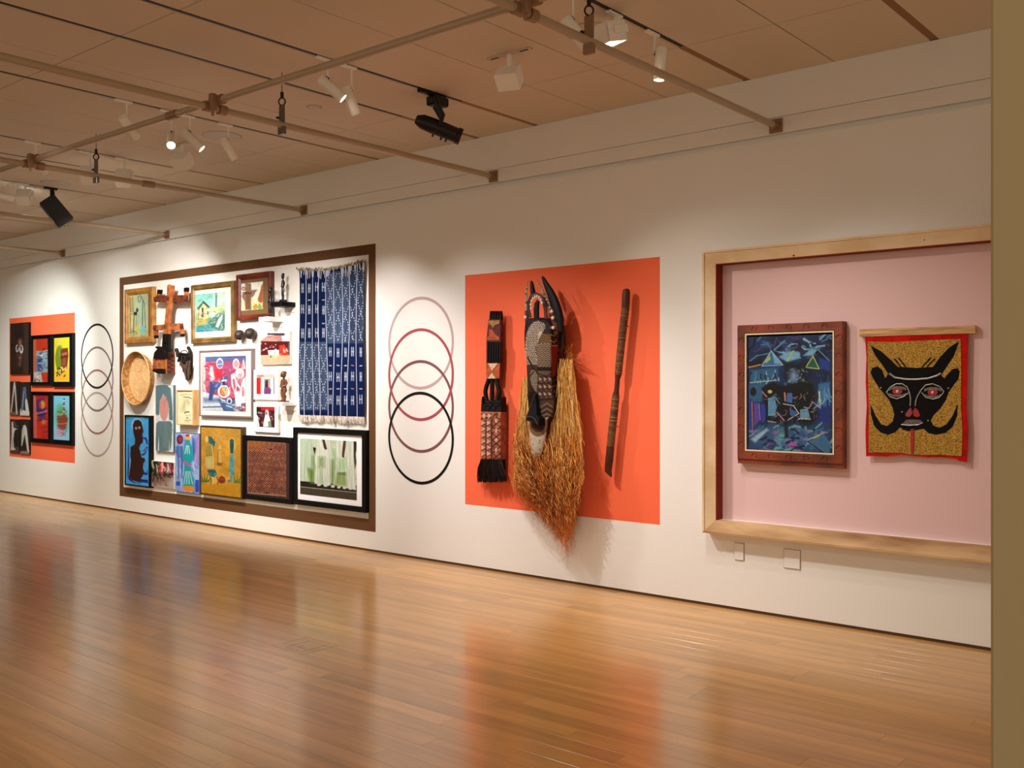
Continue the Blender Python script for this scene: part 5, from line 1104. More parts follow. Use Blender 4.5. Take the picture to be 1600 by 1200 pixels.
for i in range(520):
    f = rg.random(); x = edge_x(0, tz0) + (edge_x(NS, tz0) - edge_x(0, tz0)) * f; z = tz0 + .005; y = cloth_y(x, z) - rg.uniform(0, .01); l = rg.uniform(.035, .07)
    paths.append(([(x, y, z), (x + rg.uniform(-.006, .006), y, z - l * .5), (x + rg.uniform(-.01, .01), y + .004, z - l)], rg.choice([(214, 200, 188), (196, 178, 164), (230, 220, 210), (170, 150, 134)]), .0035))
strands('bottom_fringe', paths, M_FIBRE, t, None)

# ---- woven basket tray
bc = P3(212, 591, -0.085)
t = thing('basket', 'large round coiled straw basket tray hung on the wall', 'basket', (bc.x, 0, bc.z - 0.3))
M_STRAW = mat('coiled_straw', (230, 190, 136), 0.7, spec=0.2, var=0.2, vscale=40, rgb2=(204, 154, 98), bump=0.4, bscale=120)
M_STRAWD = mat('dark_straw', (200, 142, 82), 0.7, spec=0.2, var=0.35, vscale=30, bump=0.4, bscale=120)
def coils(r0, y0, r1, y1, n, h, nx, ny_):
    out = []
    for i in range(n * 4 + 1):
        f = i / (n * 4); b_ = h * abs(math.sin(f * n * math.pi))
        out.append((max(0.0, r0 + (r1 - r0) * f + nx * b_), y0 + (y1 - y0) * f + ny_ * b_))
    return out
MB().lathe(coils(0.0, -0.014, 0.268, -0.018, 15, 0.003, 0, -1), (bc.x, 0, bc.z), (0, 1, 0), 64).build('base', M_STRAW, t, smooth=True)
MB().lathe(coils(0.268, -0.018, 0.300, -0.088, 5, 0.004, -0.8, -.3), (bc.x, 0, bc.z), (0, 1, 0), 64).build('inner_wall', M_STRAWD, t, smooth=True)
MB().lathe(coils(0.262, -0.002, 0.308, -0.086, 5, 0.004, 0.9, 0), (bc.x, 0, bc.z), (0, 1, 0), 64).build('outer_wall', M_STRAWD, t, smooth=True)
MB().lathe([(0.304 + 0.006 * math.cos(k * .785), -0.088 + 0.006 * math.sin(k * .785)) for k in range(9)], (bc.x, 0, bc.z), (0, 1, 0), 64).build('rim', M_STRAW, t, smooth=True)
mb = MB()      # stitches of the coil binding
for k in range(72):
    a = 2 * math.pi * k / 72
    p = lambda r_, y: (bc.x + r_ * math.cos(a), y, bc.z + r_ * math.sin(a))
    mb.tube([p(.272, -.022), p(.286, -.055), p(.297, -.086), p(.306, -.094)], 0.0022, 4)
tag(mb.build('binding_stitches', mat('stitch_brown', (134, 84, 40), 0.7), t), kind='stuff')

# ---- tall crossbar mask
A_ = lambda u, v, y: on_wall(186 + u / 7.06, 430 + v / 7.06, y)
def PA(mb_, pts, y0, y1): return mb_.prism([A_(u, v, y0) for u, v in pts], y0, y1)
M_CW = mat('orange_wood', (180, 106, 56), 0.5, var=0.4, vscale=16, rgb2=(128, 66, 34), bump=0.2, bscale=40)
M_CWD = mat('red_brown_wood', (122, 56, 30), 0.5, var=0.4, vscale=20, bump=0.3, bscale=40)
M_CWB = mat('blackened_wood', (14, 12, 12), 0.6, spec=0.2, var=0.3, vscale=25, bump=0.3, bscale=40)
c0 = A_(500, 1090, -0.06)
t = thing('crossbar_mask', 'carved wooden mask topped by a tall post with two crossbars', 'mask', (c0[0], 0, c0[1]))
PA(MB(), [(545, 98), (555, 112), (590, 112), (583, 235), (560, 400), (548, 650), (482, 650), (498, 540), (522, 300), (530, 115)], -0.125, -0.095).build('post', M_CW, t, bevel=0.003)
lp = MB(); PA(lp, [(482, 650), (512, 650), (510, 735), (497, 760), (507, 790), (505, 850), (474, 850), (474, 760)], -0.125, -0.095); PA(lp, [(512, 650), (548, 650), (545, 850), (505, 850), (507, 790), (522, 755), (510, 735)], -0.125, -0.095)
lp.build('lower_post', M_CWB, t, label='black lower post with a small hole')
for pts, nm in (([(385, 296), (402, 226), (745, 218), (748, 280), (735, 298)], 'crossbar'), ([(380, 612), (380, 552), (690, 528), (696, 600)], 'crossbar')):
    PA(MB(), pts, -0.112, -0.088).build(nm, M_CWD if pts[0][1] < 400 else M_CW, t, bevel=0.003)
for pts, tip in (([(412, 226), (420, 195), (452, 195), (440, 226)], [(416, 205), (424, 158), (456, 160), (450, 205)]), ([(716, 224), (716, 180), (746, 176), (746, 222)], [(714, 184), (714, 138), (748, 134), (748, 180)]),
                 ([(382, 610), (384, 670), (410, 670), (410, 606)], [(384, 665), (386, 696), (410, 694), (410, 662)]), ([(672, 600), (674, 655), (700, 650), (698, 596)], [(674, 650), (676, 678), (700, 674), (700, 646)])):
    e = PA(MB(), pts, -0.112, -0.084).build('bar_end', M_CW, t); PA(MB(), tip, -0.113, -0.083).build('black_tip', M_CWB, e)
for u, v in ((500, 568), (535, 258), (392, 262), (722, 250), (386, 578), (680, 556)):
    PA(MB(), [(u - 12, v - 22), (u + 16, v - 22), (u + 14, v + 22), (u - 14, v + 22)], -0.128, -0.118).build('dark_peg', M_CWD, t)
PA(MB(), [(372, 918), (386, 850), (430, 800), (480, 806), (520, 850), (522, 1090), (440, 1088), (368, 1045)], -0.115, -0.006).build('head', M_CWD, t, bevel=0.004)
PA(MB(), [(376, 915), (388, 852), (420, 815), (395, 800), (402, 786), (440, 784), (452, 800), (490, 815), (515, 860), (505, 915)], -0.150, -0.113).build('brow', M_CWB, t, bevel=0.004)
PA(MB(), [(370, 922), (492, 926), (490, 1034), (370, 1032)], -0.122, -0.113).build('cheek', M_CW, t, bevel=0.002)
PA(MB(), [(362, 1058), (372, 1040), (498, 1034), (502, 1090), (430, 1086)], -0.140, -0.113).build('chin', M_CWB, t, bevel=0.002)
PA(MB(), [(496, 918), (520, 918), (520, 1090), (502, 1090)], -0.124, -0.113).build('edge_strip', M_CW, t)
xs_ = A_(522, 950, -0.115)[0]; z_a = A_(540, 880, -0.06)[1]; z_b = A_(540, 1075, -0.06)[1]
mb = MB(); pts = []
for k in range(49):
    f = k / 48; pts.append((xs_ + 0.002, -0.060 + 0.034 * math.sin(f * 8 * math.pi), z_a + (z_b - z_a) * f))
mb.tube(pts, 0.0045, 5).build('zigzag_carving', mat('dark_umber', (48, 20, 12), 0.6), t, smooth=True)
for u in (432, 444):
    a, b_ = A_(u, 1085, -0.1), A_(u - 4 + (u - 432), 1132, -0.1); MB().tube([(a[0], -0.1, a[1]), (b_[0], -0.1, b_[1])], 0.004, 6).build('string', M_CWD, t)
for v in (300, 580):
    a = A_(548, v, -0.09); MB().tube([(a[0], -0.096, a[1]), (a[0], -0.0005, a[1])], 0.006, 8).build('mount_pin', M_STEEL, t)

# ---- small horned mask with a beard
c0 = A_(735, 1160, -0.04)
t = thing('horned_mask', 'small black horned mask with open eyes and a dark fibre beard', 'mask', (c0[0], 0, c0[1]))
hm = MB(); M_MASKB = mat('black_brown_wood', (22, 15, 12), 0.6, spec=0.2, var=0.3, vscale=30, bump=0.3, bscale=50)
for pts in ([(650, 866), (690, 856), (760, 866), (786, 893), (655, 893)], [(640, 930), (786, 930), (782, 946), (745, 956), (642, 958)], [(694, 893), (704, 893), (706, 930), (694, 930)], [(652, 893), (676, 893), (674, 930), (648, 930)], [(735, 893), (786, 893), (786, 930), (730, 930)]): PA(hm, pts, -0.052, -0.036)
hm.build('face', M_MASKB, t)
PA(MB(), [(690, 930), (708, 930), (716, 964), (686, 966)], -0.10, -0.06).build('snout', M_MASKB, t, bevel=0.003)
hp = [(648, 900), (640, 850), (636, 826), (634, 808)]
MB().tube([(A_(u, v, -.05)[0], -.05, A_(u, v, -.05)[1]) for u, v in hp], [.018, .016, .022, .018], 10).build('horn', M_MASKB, t, smooth=True)
hp = [(772, 910), (782, 860), (778, 825), (766, 804), (760, 790)]
MB().tube([(A_(u, v, -.05)[0], -.05, A_(u, v, -.05)[1]) for u, v in hp], [.019, .019, .017, .020, .014], 10).build('horn', M_MASKB, t, smooth=True)
hp = [(676, 860), (694, 838), (720, 828), (745, 836), (758, 866)]
MB().tube([(A_(u, v, -.06)[0], -.06, A_(u, v, -.06)[1]) for u, v in hp], .005, 8).build('head_loop', M_MASKB, t, smooth=True)
for u in (660, 760):
    a = A_(u, 940, -.03); MB().box(a[0] - .006, a[0] + .006, -.032, -.0005, a[1] - .006, a[1] + .006).build('mount_pin', M_STEEL, t)
rg = random.Random(8); paths = []
for i in range(420):
    f = rg.random(); u0 = 672 + 122 * f; v0 = 950 + rg.uniform(-10, 30); bot = [1010, 1050, 1090, 1130, 1160, 1172, 1150, 1100][min(7, int(f * 8))] * rg.uniform(.93, 1.0)
    u1 = 690 + 100 * f + rg.uniform(-8, 8); y = -rg.uniform(.015, .075)
    a, b_ = A_(u0, v0, y), A_(u1, max(bot, v0 + 20), y)
    paths.append(([(a[0], y, a[1]), ((a[0] + b_[0]) / 2 + rg.uniform(-.006, .006), y - .008, (a[1] + b_[1]) / 2), (b_[0], y, b_[1])], rg.choice([(40, 26, 18), (66, 44, 30), (26, 18, 14), (84, 60, 42)]), .004))
strands('beard', paths, M_FIBRE, t, None)
a, b_, c_ = A_(690, 960, -.03), A_(790, 955, -.03), A_(765, 1150, -.03)
MB().prism([a, b_, (b_[0] - .002, c_[1] + .06), c_, A_(700, 1060, -.03)], -.03, -.012).build('beard_backing', M_MASKB, t)

# ---- two dark wooden bells
for (u, v, r_, lab) in ((374.7, 523.6, .0535, 'small dark round wooden bell, the one nearer the gold landscape frame'), (391.2, 521.4, .058, 'small dark round wooden bell, the one nearer the awning photograph')):
    p = P3(u, v, -.06)
    t = thing('wooden_bell', lab, 'bell', (p.x, 0, p.z - r_), 'pair of wooden bells')
    ax = Vector((-.86, -.5, .05)).normalized(); prof = []
    for k in range(13):
        a = -math.pi / 2 + (math.pi * 0.80) * k / 12 + 0.0001
        prof.append((r_ * math.cos(a), r_ * math.sin(a)))
    MB().lathe(prof, p, ax, 28).build('body', mat('dark_turned_wood', (64, 48, 38), 0.45, var=0.5, vscale=40, bump=0.5, bscale=60), t, smooth=True)
    ro = prof[-1][0]; do = prof[-1][1]
    MB().lathe([(ro, do), (ro * .8, do + .003), (ro * .75, do - .01), (ro * .6, do - .03), (0, do - .045)], p, ax, 28).build('mouth', M_BLACK, t, smooth=True)
    MB().tube([(p.x, p.y + r_ * .6, p.z), (p.x, -.0005, p.z)], .008, 8).build('mount_pin', M_STEEL, t)

# ---- bracket shelves and the figures on them
SHY = -0.168
def shelf(x0, x1, yt, yb, m, lab):
    X0, Z1 = on_wall(x0, yt, SHY); X1 = on_wall(x1, yt, SHY)[0]; Z0 = on_wall(x0, yb, SHY)[1]
    t_ = thing('bracket_shelf', lab, 'shelf', ((X0 + X1) / 2, 0, Z0), 'small wall shelves')
    MB().box(X0, X1, SHY, -0.0005, Z0, Z1).build('ledge', m, t_, bevel=0.002)
    MB().box(X0 + .01, X1 - .01, -0.01, -0.0006, Z0 - .05, Z0).build('back_cleat', M_WHITEM, t_)
    return (X0 + X1) / 2, Z1
bx, bz = shelf(422.8, 439.6, 472.2, 479.6, M_BLKF, 'small black shelf carrying the tall thin statuette')
wx, wz = shelf(404.2, 420.8, 495.6, 503.0, M_WHITEM, 'small white shelf carrying the black statuette beside the red frame')
ox, oz = shelf(424.2, 440.8, 628.2, 633.8, M_WHITEM, 'small white shelf carrying the brown wooden statuette')

def statuette(name, lab, x, y, z, h, m, wide=1.0, base_h=.02, base_w=.035):
    """standing carved figure; proportions of the big-headed carvings in the photograph"""
    t_ = thing(name, lab, 'statuette', (x, y, z))
    MB().box(x - base_w, x + base_w, y - base_w * .8, y + base_w * .8, z, z + base_h).build('pedestal', m, t_, bevel=0.003)
    b = MB(); hh = h - base_h; z0 = z + base_h; W = wide * hh
    for s in (-1, 1):
        b.tube([(x + s * .05 * W, y - .02 * W, z0), (x + s * .052 * W, y, z0 + .05 * hh), (x + s * .058 * W, y, z0 + .14 * hh), (x + s * .05 * W, y - .035 * W, z0 + .23 * hh), (x + s * .06 * W, y, z0 + .34 * hh), (x + s * .04 * W, y, z0 + .44 * hh)],
               [.055 * W, .038 * W, .055 * W, .045 * W, .068 * W, .06 * W], 10)
        b.tube([(x + s * .05 * W, y - .07 * W, z0 + .012 * hh), (x + s * .05 * W, y + .02 * W, z0 + .015 * hh)], [.03 * W, .04 * W], 8)
        b.tube([(x + s * .085 * W, y, z0 + .70 * hh), (x + s * .135 * W, y + .01 * W, z0 + .60 * hh), (x + s * .125 * W, y - .03 * W, z0 + .51 * hh), (x + s * .05 * W, y - .10 * W, z0 + .485 * hh)], [.042 * W, .036 * W, .032 * W, .026 * W], 8)
    b.tube([(x, y, z0 + .40 * hh), (x, y - .015 * W, z0 + .47 * hh), (x, y - .02 * W, z0 + .54 * hh), (x, y, z0 + .63 * hh), (x, y, z0 + .71 * hh), (x, y, z0 + .745 * hh), (x, y, z0 + .80 * hh)], [.085 * W, .085 * W, .072 * W, .08 * W, .09 * W, .045 * W, .04 * W], 14)
    b.build('figure', m, t_, smooth=True)
    hd = MB(); hc = (x, y - .01 * W, z0 + .89 * hh)
    hd.ball(hc, .085 * W, .10 * W, .115 * hh, 16, 12); hd.ball((x, y - .085 * W, z0 + .80 * hh + .02 * hh), .04 * W, .035 * W, .03 * hh, 10, 8)
    hd.tube([(x, y - .095 * W, z0 + .92 * hh), (x, y - .125 * W, z0 + .87 * hh)], [.012 * W, .022 * W], 8)
    for s in (-1, 1): hd.ball((x + s * .085 * W, y + .01 * W, z0 + .88 * hh), .015 * W, .025 * W, .035 * hh, 8, 6)
    hd.tube([(x, y - .104 * W, z0 + .826 * hh), (x, y - .122 * W, z0 + .824 * hh)], [.028 * W, .02 * W], 8)
    ho = hd.build('head', m, t_, smooth=True)
    for s in (-1, 1): MB().ball((x + s * .038 * W, y - .088 * W, z0 + .905 * hh), .017 * W, .015 * W, .012 * hh, 8, 6).build('eye', m, ho, smooth=True)
    MB().ball((x, y + .005 * W, z0 + .945 * hh), .088 * W, .10 * W, .065 * hh, 14, 8).build('hair_cap', m, ho, smooth=True)
    return t_
M_EBONY = mat('ebony', (20, 16, 15), 0.3, spec=0.6); M_BROWNW = mat('oiled_brown_wood', (122, 70, 42), 0.35, spec=0.5, var=0.3, vscale=20)
pxm = lambda px, y: (on_wall(px, 600, y)[0], on_wall(px, 0, y)[1])
def zat(py, x, y): return CAM_H - (py - 600) / F_PX * (-x * SN + (y + CAM_D) * CS)
sy = -0.085
statuette('statuette', 'tall thin black statuette standing on the black shelf', bx, sy, bz, zat(427, bx, sy) - bz, M_EBONY, .62, .025, .032)
statuette('statuette', 'black statuette standing on the white shelf beside the red wooden frame', wx, sy, wz, zat(449, wx, sy) - wz, M_EBONY, .92, .012, .035)
statuette('statuette', 'brown oiled-wood statuette with a large head on its white shelf', ox, sy, oz, zat(580, ox, sy) - oz, M_BROWNW, 1.05, .012, .045)

# ================================================================ ON THE ORANGE PANEL
# ---- carved comb-topped board with a dark tassel
J1 = lambda u, v, y: on_wall(735 + u / 8.571, 480 + v / 8.571, y)
J2 = lambda u, v, y: on_wall(735 + u / 7.057, 600 + v / 7.057, y)
def PJ(J, pts, y0, y1, mb_=None): return (mb_ or MB()).prism([J(u, v, y0) for u, v in pts], y0, y1)
c0 = J2(225, 1080, -.06)
t = thing('carved_staff', 'carved and painted wooden board with comb top and dark fibre tassel on orange', 'carving', (c0[0], 0, c0[1]))
M_JD = mat('near_black_wood', (20, 12, 10), 0.6, spec=0.2, var=0.3, vscale=30, bump=0.3, bscale=60); M_JO = mat('ochre_orange_paint', (190, 84, 36), 0.7, var=0.3, vscale=25); M_JC = mat('chalk_cream', (222, 190, 150), 0.8, var=0.2, vscale=40); M_JR = mat('dark_red_paint', (96, 26, 18), 0.6, var=0.3, vscale=30)
for k in range(5):
    u = 256 + k * 33
    PJ(J1, [(u - 3, 166), (u, 110), (u + 8, 50), (u + 16, 110), (u + 19, 166)], -.075, -.045).build('comb_tooth', M_JD, t)
PJ(J1, [(238, 165), (402, 165), (400, 960), (210, 960), (212, 450)], -.078, -.045).build('upper_board', M_JR, t, bevel=.002)
PJ(J1, [(242, 178), (392, 178), (388, 222), (330, 240), (300, 285), (280, 240), (240, 220)], -.084, -.077).build('tan_band', mat('tan_paint', (176, 122, 66), .7, var=.3, vscale=30), t)
PJ(J1, [(250, 290), (300, 300), (330, 360), (385, 410), (385, 440), (222, 440), (225, 400), (250, 380)], -.083, -.077).build('orange_figure', M_JO, t)
for k in range(6):
    u = 222 + k * 32
    PJ(J1, [(u, 462), (u + 22, 462), (u + 18, 735), (u - 4, 735)], -.092, -.077).build('flute', M_JD, t, bevel=.002)
PJ(J1, [(220, 752), (392, 752), (385, 955), (212, 955)], -.084, -.077).build('orange_field', M_JO, t)
PJ(J1, [(235, 752), (368, 752), (290, 850)], -.088, -.082).build('cream_triangle', M_JC, t); PJ(J1, [(285, 875), (335, 955), (236, 955)], -.088, -.082).build('cream_triangle', M_JC, t)
for pts in ([(250, 960), (215, 1060), (200, 1130), (208, 1200), (230, 1290)], [(292, 960), (292, 1290)], [(345, 960), (375, 1080), (392, 1130), (385, 1200), (360, 1290)]):
    MB().tube([(J1(u, v, -.07)[0], -.07, J1(u, v, -.07)[1]) for u, v in pts], [.018] * len(pts), 8).build('arm', M_JD, t, smooth=True)
PJ(J2, [(112, 305), (118, 180), (128, 130), (134, 180), (140, 240), (160, 180), (200, 200), (260, 175), (310, 190), (330, 140), (336, 305)], -.105, -.03).build('carved_crest', M_JD, t, bevel=.004)
mb = MB()
for (u, v, s_) in ((200, 250, .02), (265, 255, .018), (230, 215, .015), (300, 225, .014), (165, 225, .013)):
    x_, z_ = J2(u, v, -.106); mb.lathe([(s_ * .7, 0), (s_, -.005), (s_ * .85, -.008), (s_ * .4, -.004), (0, -.006)], (x_, -.104, z_), (0, 1, 0), 14)
tag(mb.build('crest_whorls', M_JD, t, smooth=True), kind='stuff')
x_, z_ = J2(350, 240, -.05); MB().ball((x_, -.05, z_), .03, .02, .04, 10, 8).build('side_knob', M_JD, t, smooth=True)
PJ(J2, [(116, 305), (334, 308), (330, 835), (108, 830), (112, 500)], -.105, -.03).build('lower_board', mat('reddish_panel', (172, 98, 66), .7, var=.3, vscale=25), t, bevel=.002)
mb = MB()
for col, (ua, ub) in enumerate(((120, 168), (180, 228))):
    for k in range(6):
        v = 430 + 68 * k
        PJ(J2, [(ua, v - 26), (ub, v), (ua, v + 26)], -.110, -.104).build('pale_triangle', mat('pale_pink_chalk', (206, 164, 142), .8, var=.2, vscale=40), t)
for v0 in (310,):
    for ua in (120, 178): PJ(J2, [(ua, 352), (ua + 28, 325), (ua + 54, 352), (ua + 28, 380)], -.110, -.104).build('pale_diamond', MATS['pale_pink_chalk'], t)
for u in (168, 228):
    PJ(J2, [(u - 4, 395), (u + 8, 395), (u + 8, 830), (u - 4, 830)], -.109, -.104).build('dark_groove', M_JR, t)
def jline(pts, w_=.0035): MB().tube([(J2(u, v, -.106)[0], -.106, J2(u, v, -.106)[1]) for u, v in pts], w_, 5).build('dark_line', M_JR, t)
for k in range(6):
    v = 400 + 72 * k
    jline([(240, v), (285, v + 36), (330, v)]); jline([(240, v + 72), (285, v + 36), (330, v + 72)])
jline([(116, 390), (176, 330), (232, 385)]); jline([(118, 325), (176, 380), (232, 325)]); jline([(240, 400), (262, 340), (300, 320), (285, 370), (330, 385)])
for k in range(4):
    x_, z_ = J2(285, 402 + 36 + 108 * k - 30, -.107); MB().ball((x_, -.106, z_), .016, .004, .02, 8, 6).build('pale_lozenge', MATS['pale_pink_chalk'], t)
rg = random.Random(3); paths = []
for i in range(520):
    f = rg.random(); u0 = 112 + 225 * f; u1 = 90 + 300 * f + rg.uniform(-20, 20); y = -rg.uniform(.03, .115); v1 = rg.uniform(1000, 1090)
    a, b_ = J2(u0, rg.uniform(815, 870), y), J2(u1, v1, y); m_ = ((a[0] + b_[0]) / 2 + rg.uniform(-.012, .012), y + rg.uniform(-.015, .01), (a[1] + b_[1]) / 2)
    paths.append(([(a[0], y, a[1]), m_, (b_[0], y, b_[1])], rg.choice([(14, 9, 9), (26, 14, 12), (58, 26, 22), (40, 18, 16)]), .0042))
strands('tassel', paths, M_FIBRE, t, None)
PJ(J2, [(112, 820), (336, 826), (338, 950), (116, 945)], -.095, -.035).build('tassel_binding', mat('black_cloth', (10, 8, 8), .9), t, bevel=.004)
for J, v in ((J1, 300), (J2, 600)):
    a = J(230 if J is J2 else 310, v, -.04); MB().box(a[0] - .01, a[0] + .01, -.046, -.0005, a[1] - .01, a[1] + .01).build('mount_pin', M_STEEL, t)

# ---- banded wooden staff
S_ = lambda u, v: on_wall(930 + u / 3.75, 440 + v / 3.75, -.075)
c0 = S_(75, 1110)
t = thing('wooden_staff', 'long dark banded wooden staff leaning slightly on the orange panel', 'staff', (c0[0], 0, c0[1]))
def seg(pts, rad, m, nm): return MB().tube([(S_(u, v)[0], -.075, S_(u, v)[1]) for u, v in pts], rad, 16).build(nm, m, t, smooth=True)
M_ST = mat('banded_bark', (120, 76, 34), .65, var=.45, vscale=10, stretch=(1, 1, 4), rgb2=(74, 38, 18), bump=.4, bscale=40); M_STR = mat('polished_red_wood', (92, 40, 20), .5, spec=.3, var=.3, vscale=12)
seg([(184, 42), (184, 48), (181, 70), (178, 150)], [.012, .023, .0285, .029], M_STR, 'knob_end')
seg([(178, 150), (160, 300), (146, 430), (135, 545)], [.0285, .0285, .0275, .0265], M_ST, 'upper_shaft')
seg([(135, 545), (131, 570), (126, 630), (121, 665)], [.025, .018, .018, .024], M_STR, 'grip')
seg([(121, 665), (112, 760), (96, 900), (90, 965)], [.0275, .0285, .0285, .0285], M_ST, 'lower_shaft')
seg([(90, 965), (82, 1050), (76, 1108), (86, 1125), (96, 1145)], [.0285, .029, .026, .016, .004], M_STR, 'splintered_end')
for v, u in ((430, 146), (480, 141.5), (530, 136.5), (690, 119), (740, 114), (795, 108), (815, 106), (330, 157), (200, 172)):
    x_, z_ = S_(u, v); d = Vector((S_(178, 150)[0] - S_(90, 965)[0], 0, S_(178, 150)[1] - S_(90, 965)[1])).normalized()
    MB().lathe([(.0285, -.003), (.0305, 0), (.0285, .003)], (x_, -.075, z_), d, 16).build('band', mat('band_tan', (146, 96, 56), .5), t, smooth=True)
for u, v in ((165, 260), (102, 850)):
    x_, z_ = S_(u, v); MB().tube([(x_, -.05, z_), (x_, -.0005, z_)], .0025, 8).build('mount_pin', M_ST, t)

# ---- the great horned mask with its raffia
c0 = on_wall(850, 860, -.12)
t = thing('raffia_mask', 'tall horned carved mask with long golden raffia hanging from the orange panel', 'mask', (c0[0], 0, c0[1]))
Q1 = lambda u, v: (805 + u / 8.573, 420 + v / 8.573)
Q2 = lambda u, v: (805 + u / 6.667, 540 + v / 6.667)
# rows: pixel height, left edge, front right edge, right edge, how far the front stands off the wall
ROWS = [(497, 826, 850, 868, .20), (501, 821.5, 857, 879, .215), (508, 820.2, 861, 881, .225), (520, 819.3, 861.5, 882.3, .235), (540, 819.8, 861.5, 882.5, .24), (560, 822.4, 861.6, 880.0, .24),
        (575, 823.2, 861.4, 876.5, .235), (590, 823.7, 861.5, 873.6, .23), (610, 824.6, 864.0, 872.4, .22), (630, 825.4, 866.0, 871.8, .215), (645, 826.2, 863.5, 870.0, .22),
        (660, 826.7, 856.0, 867.2, .235), (675, 827.0, 853.5, 866.0, .245), (690, 827.6, 850.5, 864.0, .25), (700, 829.2, 848.5, 859.5, .25), (708, 831.6, 847.0, 853.5, .245), (713.5, 835.0, 844.0, 848.0, .235)]
YB = -.07
pyv = np.linspace(497, 713.5, 240); ra = np.array(ROWS)
lf, fr, rt, dp = [np.interp(pyv, ra[:, 0], ra[:, i]) for i in (1, 2, 3, 4)]
NCOL = 64
X = np.zeros((240, NCOL)); Y = X.copy(); Z = X.copy()
for i, py in enumerate(pyv):
    d = dp[i]; x0 = on_wall(lf[i], py, -d)[0]; x1 = on_wall(fr[i], py, -d)[0]; x2 = on_wall(rt[i], py, YB)[0]; zc = on_wall((lf[i] + fr[i]) / 2, py, -d)[1]
    if x2 < x1 + .004: x2 = x1 + .004
    for j in range(NCOL):
        if j < 8: f = j / 8; x, y = x0 + .004 * math.sin(f * math.pi), YB + (-d - YB) * f
        elif j < 48:
            f = (j - 8) / 39; x, y = x0 + (x1 - x0) * f, -d - .028 * math.sin(f * math.pi) ** .7
        else: f = (j - 47) / 16; x, y = x1 + (x2 - x1) * f ** 1.2, -d + (YB + d) * f
        X[i, j], Y[i, j], Z[i, j] = x, y, zc
def p_mask(c):
    c.frame(805, 420, 8.573).fill((30, 17, 13)); c.noise(.35, 30, 30, 3); CR = (196, 170, 140); BK = (18, 12, 10); RD = (112, 30, 20)
    c.poly([(478, 690), (700, 690), (700, 1400), (470, 1400)], (62, 24, 18), 1); c.strokes((500, 640, 660, 1250), 40, 50, 26, [(30, 16, 14), (120, 44, 30), (84, 60, 48), (20, 12, 10), (150, 120, 96)], 5)
    c.poly([(490, 1035), (565, 1035), (560, 1250), (480, 1250)], (146, 36, 22)); c.line([(490, 1032), (565, 1028)], 12, CR)
    c.poly([(335, 860), (480, 870), (490, 1020), (320, 1010)], (92, 66, 34)); c.poly([(270, 1000), (485, 1000), (480, 1330), (290, 1330)], (58, 36, 28))
    for k in range(4): c.line([(330, 890 + 30 * k), (380, 880 + 32 * k), (430, 905 + 30 * k), (480, 895 + 32 * k)], 8, (150, 118, 76), .9)
    for k in range(11):
        v = 1010 + 29 * k; pts = [(262 + 22 * i + (k % 2) * 3, v + (10 if i % 2 else -10)) for i in range(11)]; c.line(pts, 8, CR, .95)
    c.poly([(135, 1300), (138, 1000), (148, 880), (185, 780), (245, 712), (310, 696), (392, 730), (402, 790), (360, 860), (322, 930), (305, 1020), (268, 1050), (280, 1120), (292, 1220), (280, 1330), (210, 1330)], (206, 182, 156))
    r_ = random.Random(4)
    for i in range(12):
        for j in range(27):
            u = 150 + i * 25 + (j % 2) * 12; v = 705 + j * 24
            lim = 400 if v < 840 else (310 if v < 1040 else 285)
            if u < lim: c.line([(u, v), (u + r_.uniform(4, 10), v + r_.uniform(5, 10))], 12, BK, 1)
    c.line([(130, 1330), (128, 1100), (134, 900), (170, 770), (235, 700), (310, 684), (395, 718)], 15, BK)
    for (u, v) in ((500, 660), (508, 790), (485, 565)): c.ell(u, v, 20, 18, (222, 206, 190))
    c.line([(480, 880), (520, 900), (545, 880)], 10, CR); c.line([(470, 960), (520, 985), (550, 960)], 10, CR)
    c.frame(805, 540, 6.667)
    c.poly([(120, 200), (230, 200), (235, 560), (140, 560)], (66, 46, 36)); c.poly([(200, 262), (375, 262), (375, 320), (215, 320)], (104, 80, 62)); c.line([(130, 120), (190, 240), (250, 300), (330, 320), (375, 290)], 10, BK)
    c.poly([(165, 262), (205, 250), (235, 330), (228, 480), (205, 490), (160, 400), (150, 340)], (190, 166, 140))
    for j in range(14):
        for i in range(5): c.ell(164 + i * 16 + (j % 2) * 7, 272 + j * 16, 5.8, 5.8, BK)
    c.line([(205, 250), (150, 330), (158, 400), (208, 490)], 10, BK)
    c.poly([(235, 325), (385, 325), (380, 560), (225, 560)], (74, 48, 38))
    for k in range(3):
        for i in range(3):
            u, v = 245 + 50 * i, 345 + 78 * k; c.poly([(u, v - 18), (u + 34, v + 4), (u + 8, v + 26)], (188, 160, 136)); c.poly([(u + 22, v + 22), (u + 44, v + 30), (u + 24, v + 48)], (130, 96, 76))
    for v in (390, 455, 525): c.line([(225, v), (400, v - 4)], 5, BK)
    c.line([(130, 565), (250, 572), (400, 550)], 9, BK); c.poly([(225, 575), (410, 560), (405, 740), (220, 745)], (78, 54, 42))
    for k in range(3): c.line([(225, 600 + 55 * k), (270, 640 + 50 * k), (330, 600 + 55 * k), (390, 640 + 50 * k)], 12, (140, 104, 80), .9); c.line([(225, 630 + 55 * k), (270, 670 + 50 * k), (330, 630 + 55 * k), (390, 670 + 50 * k)], 6, BK)
    c.poly([(375, 10), (445, 10), (420, 320), (385, 330)], (140, 38, 24)); c.strokes((380, 330, 440, 560), 16, 30, 9, [(160, 120, 90), (30, 16, 12), (120, 60, 30)], 8)
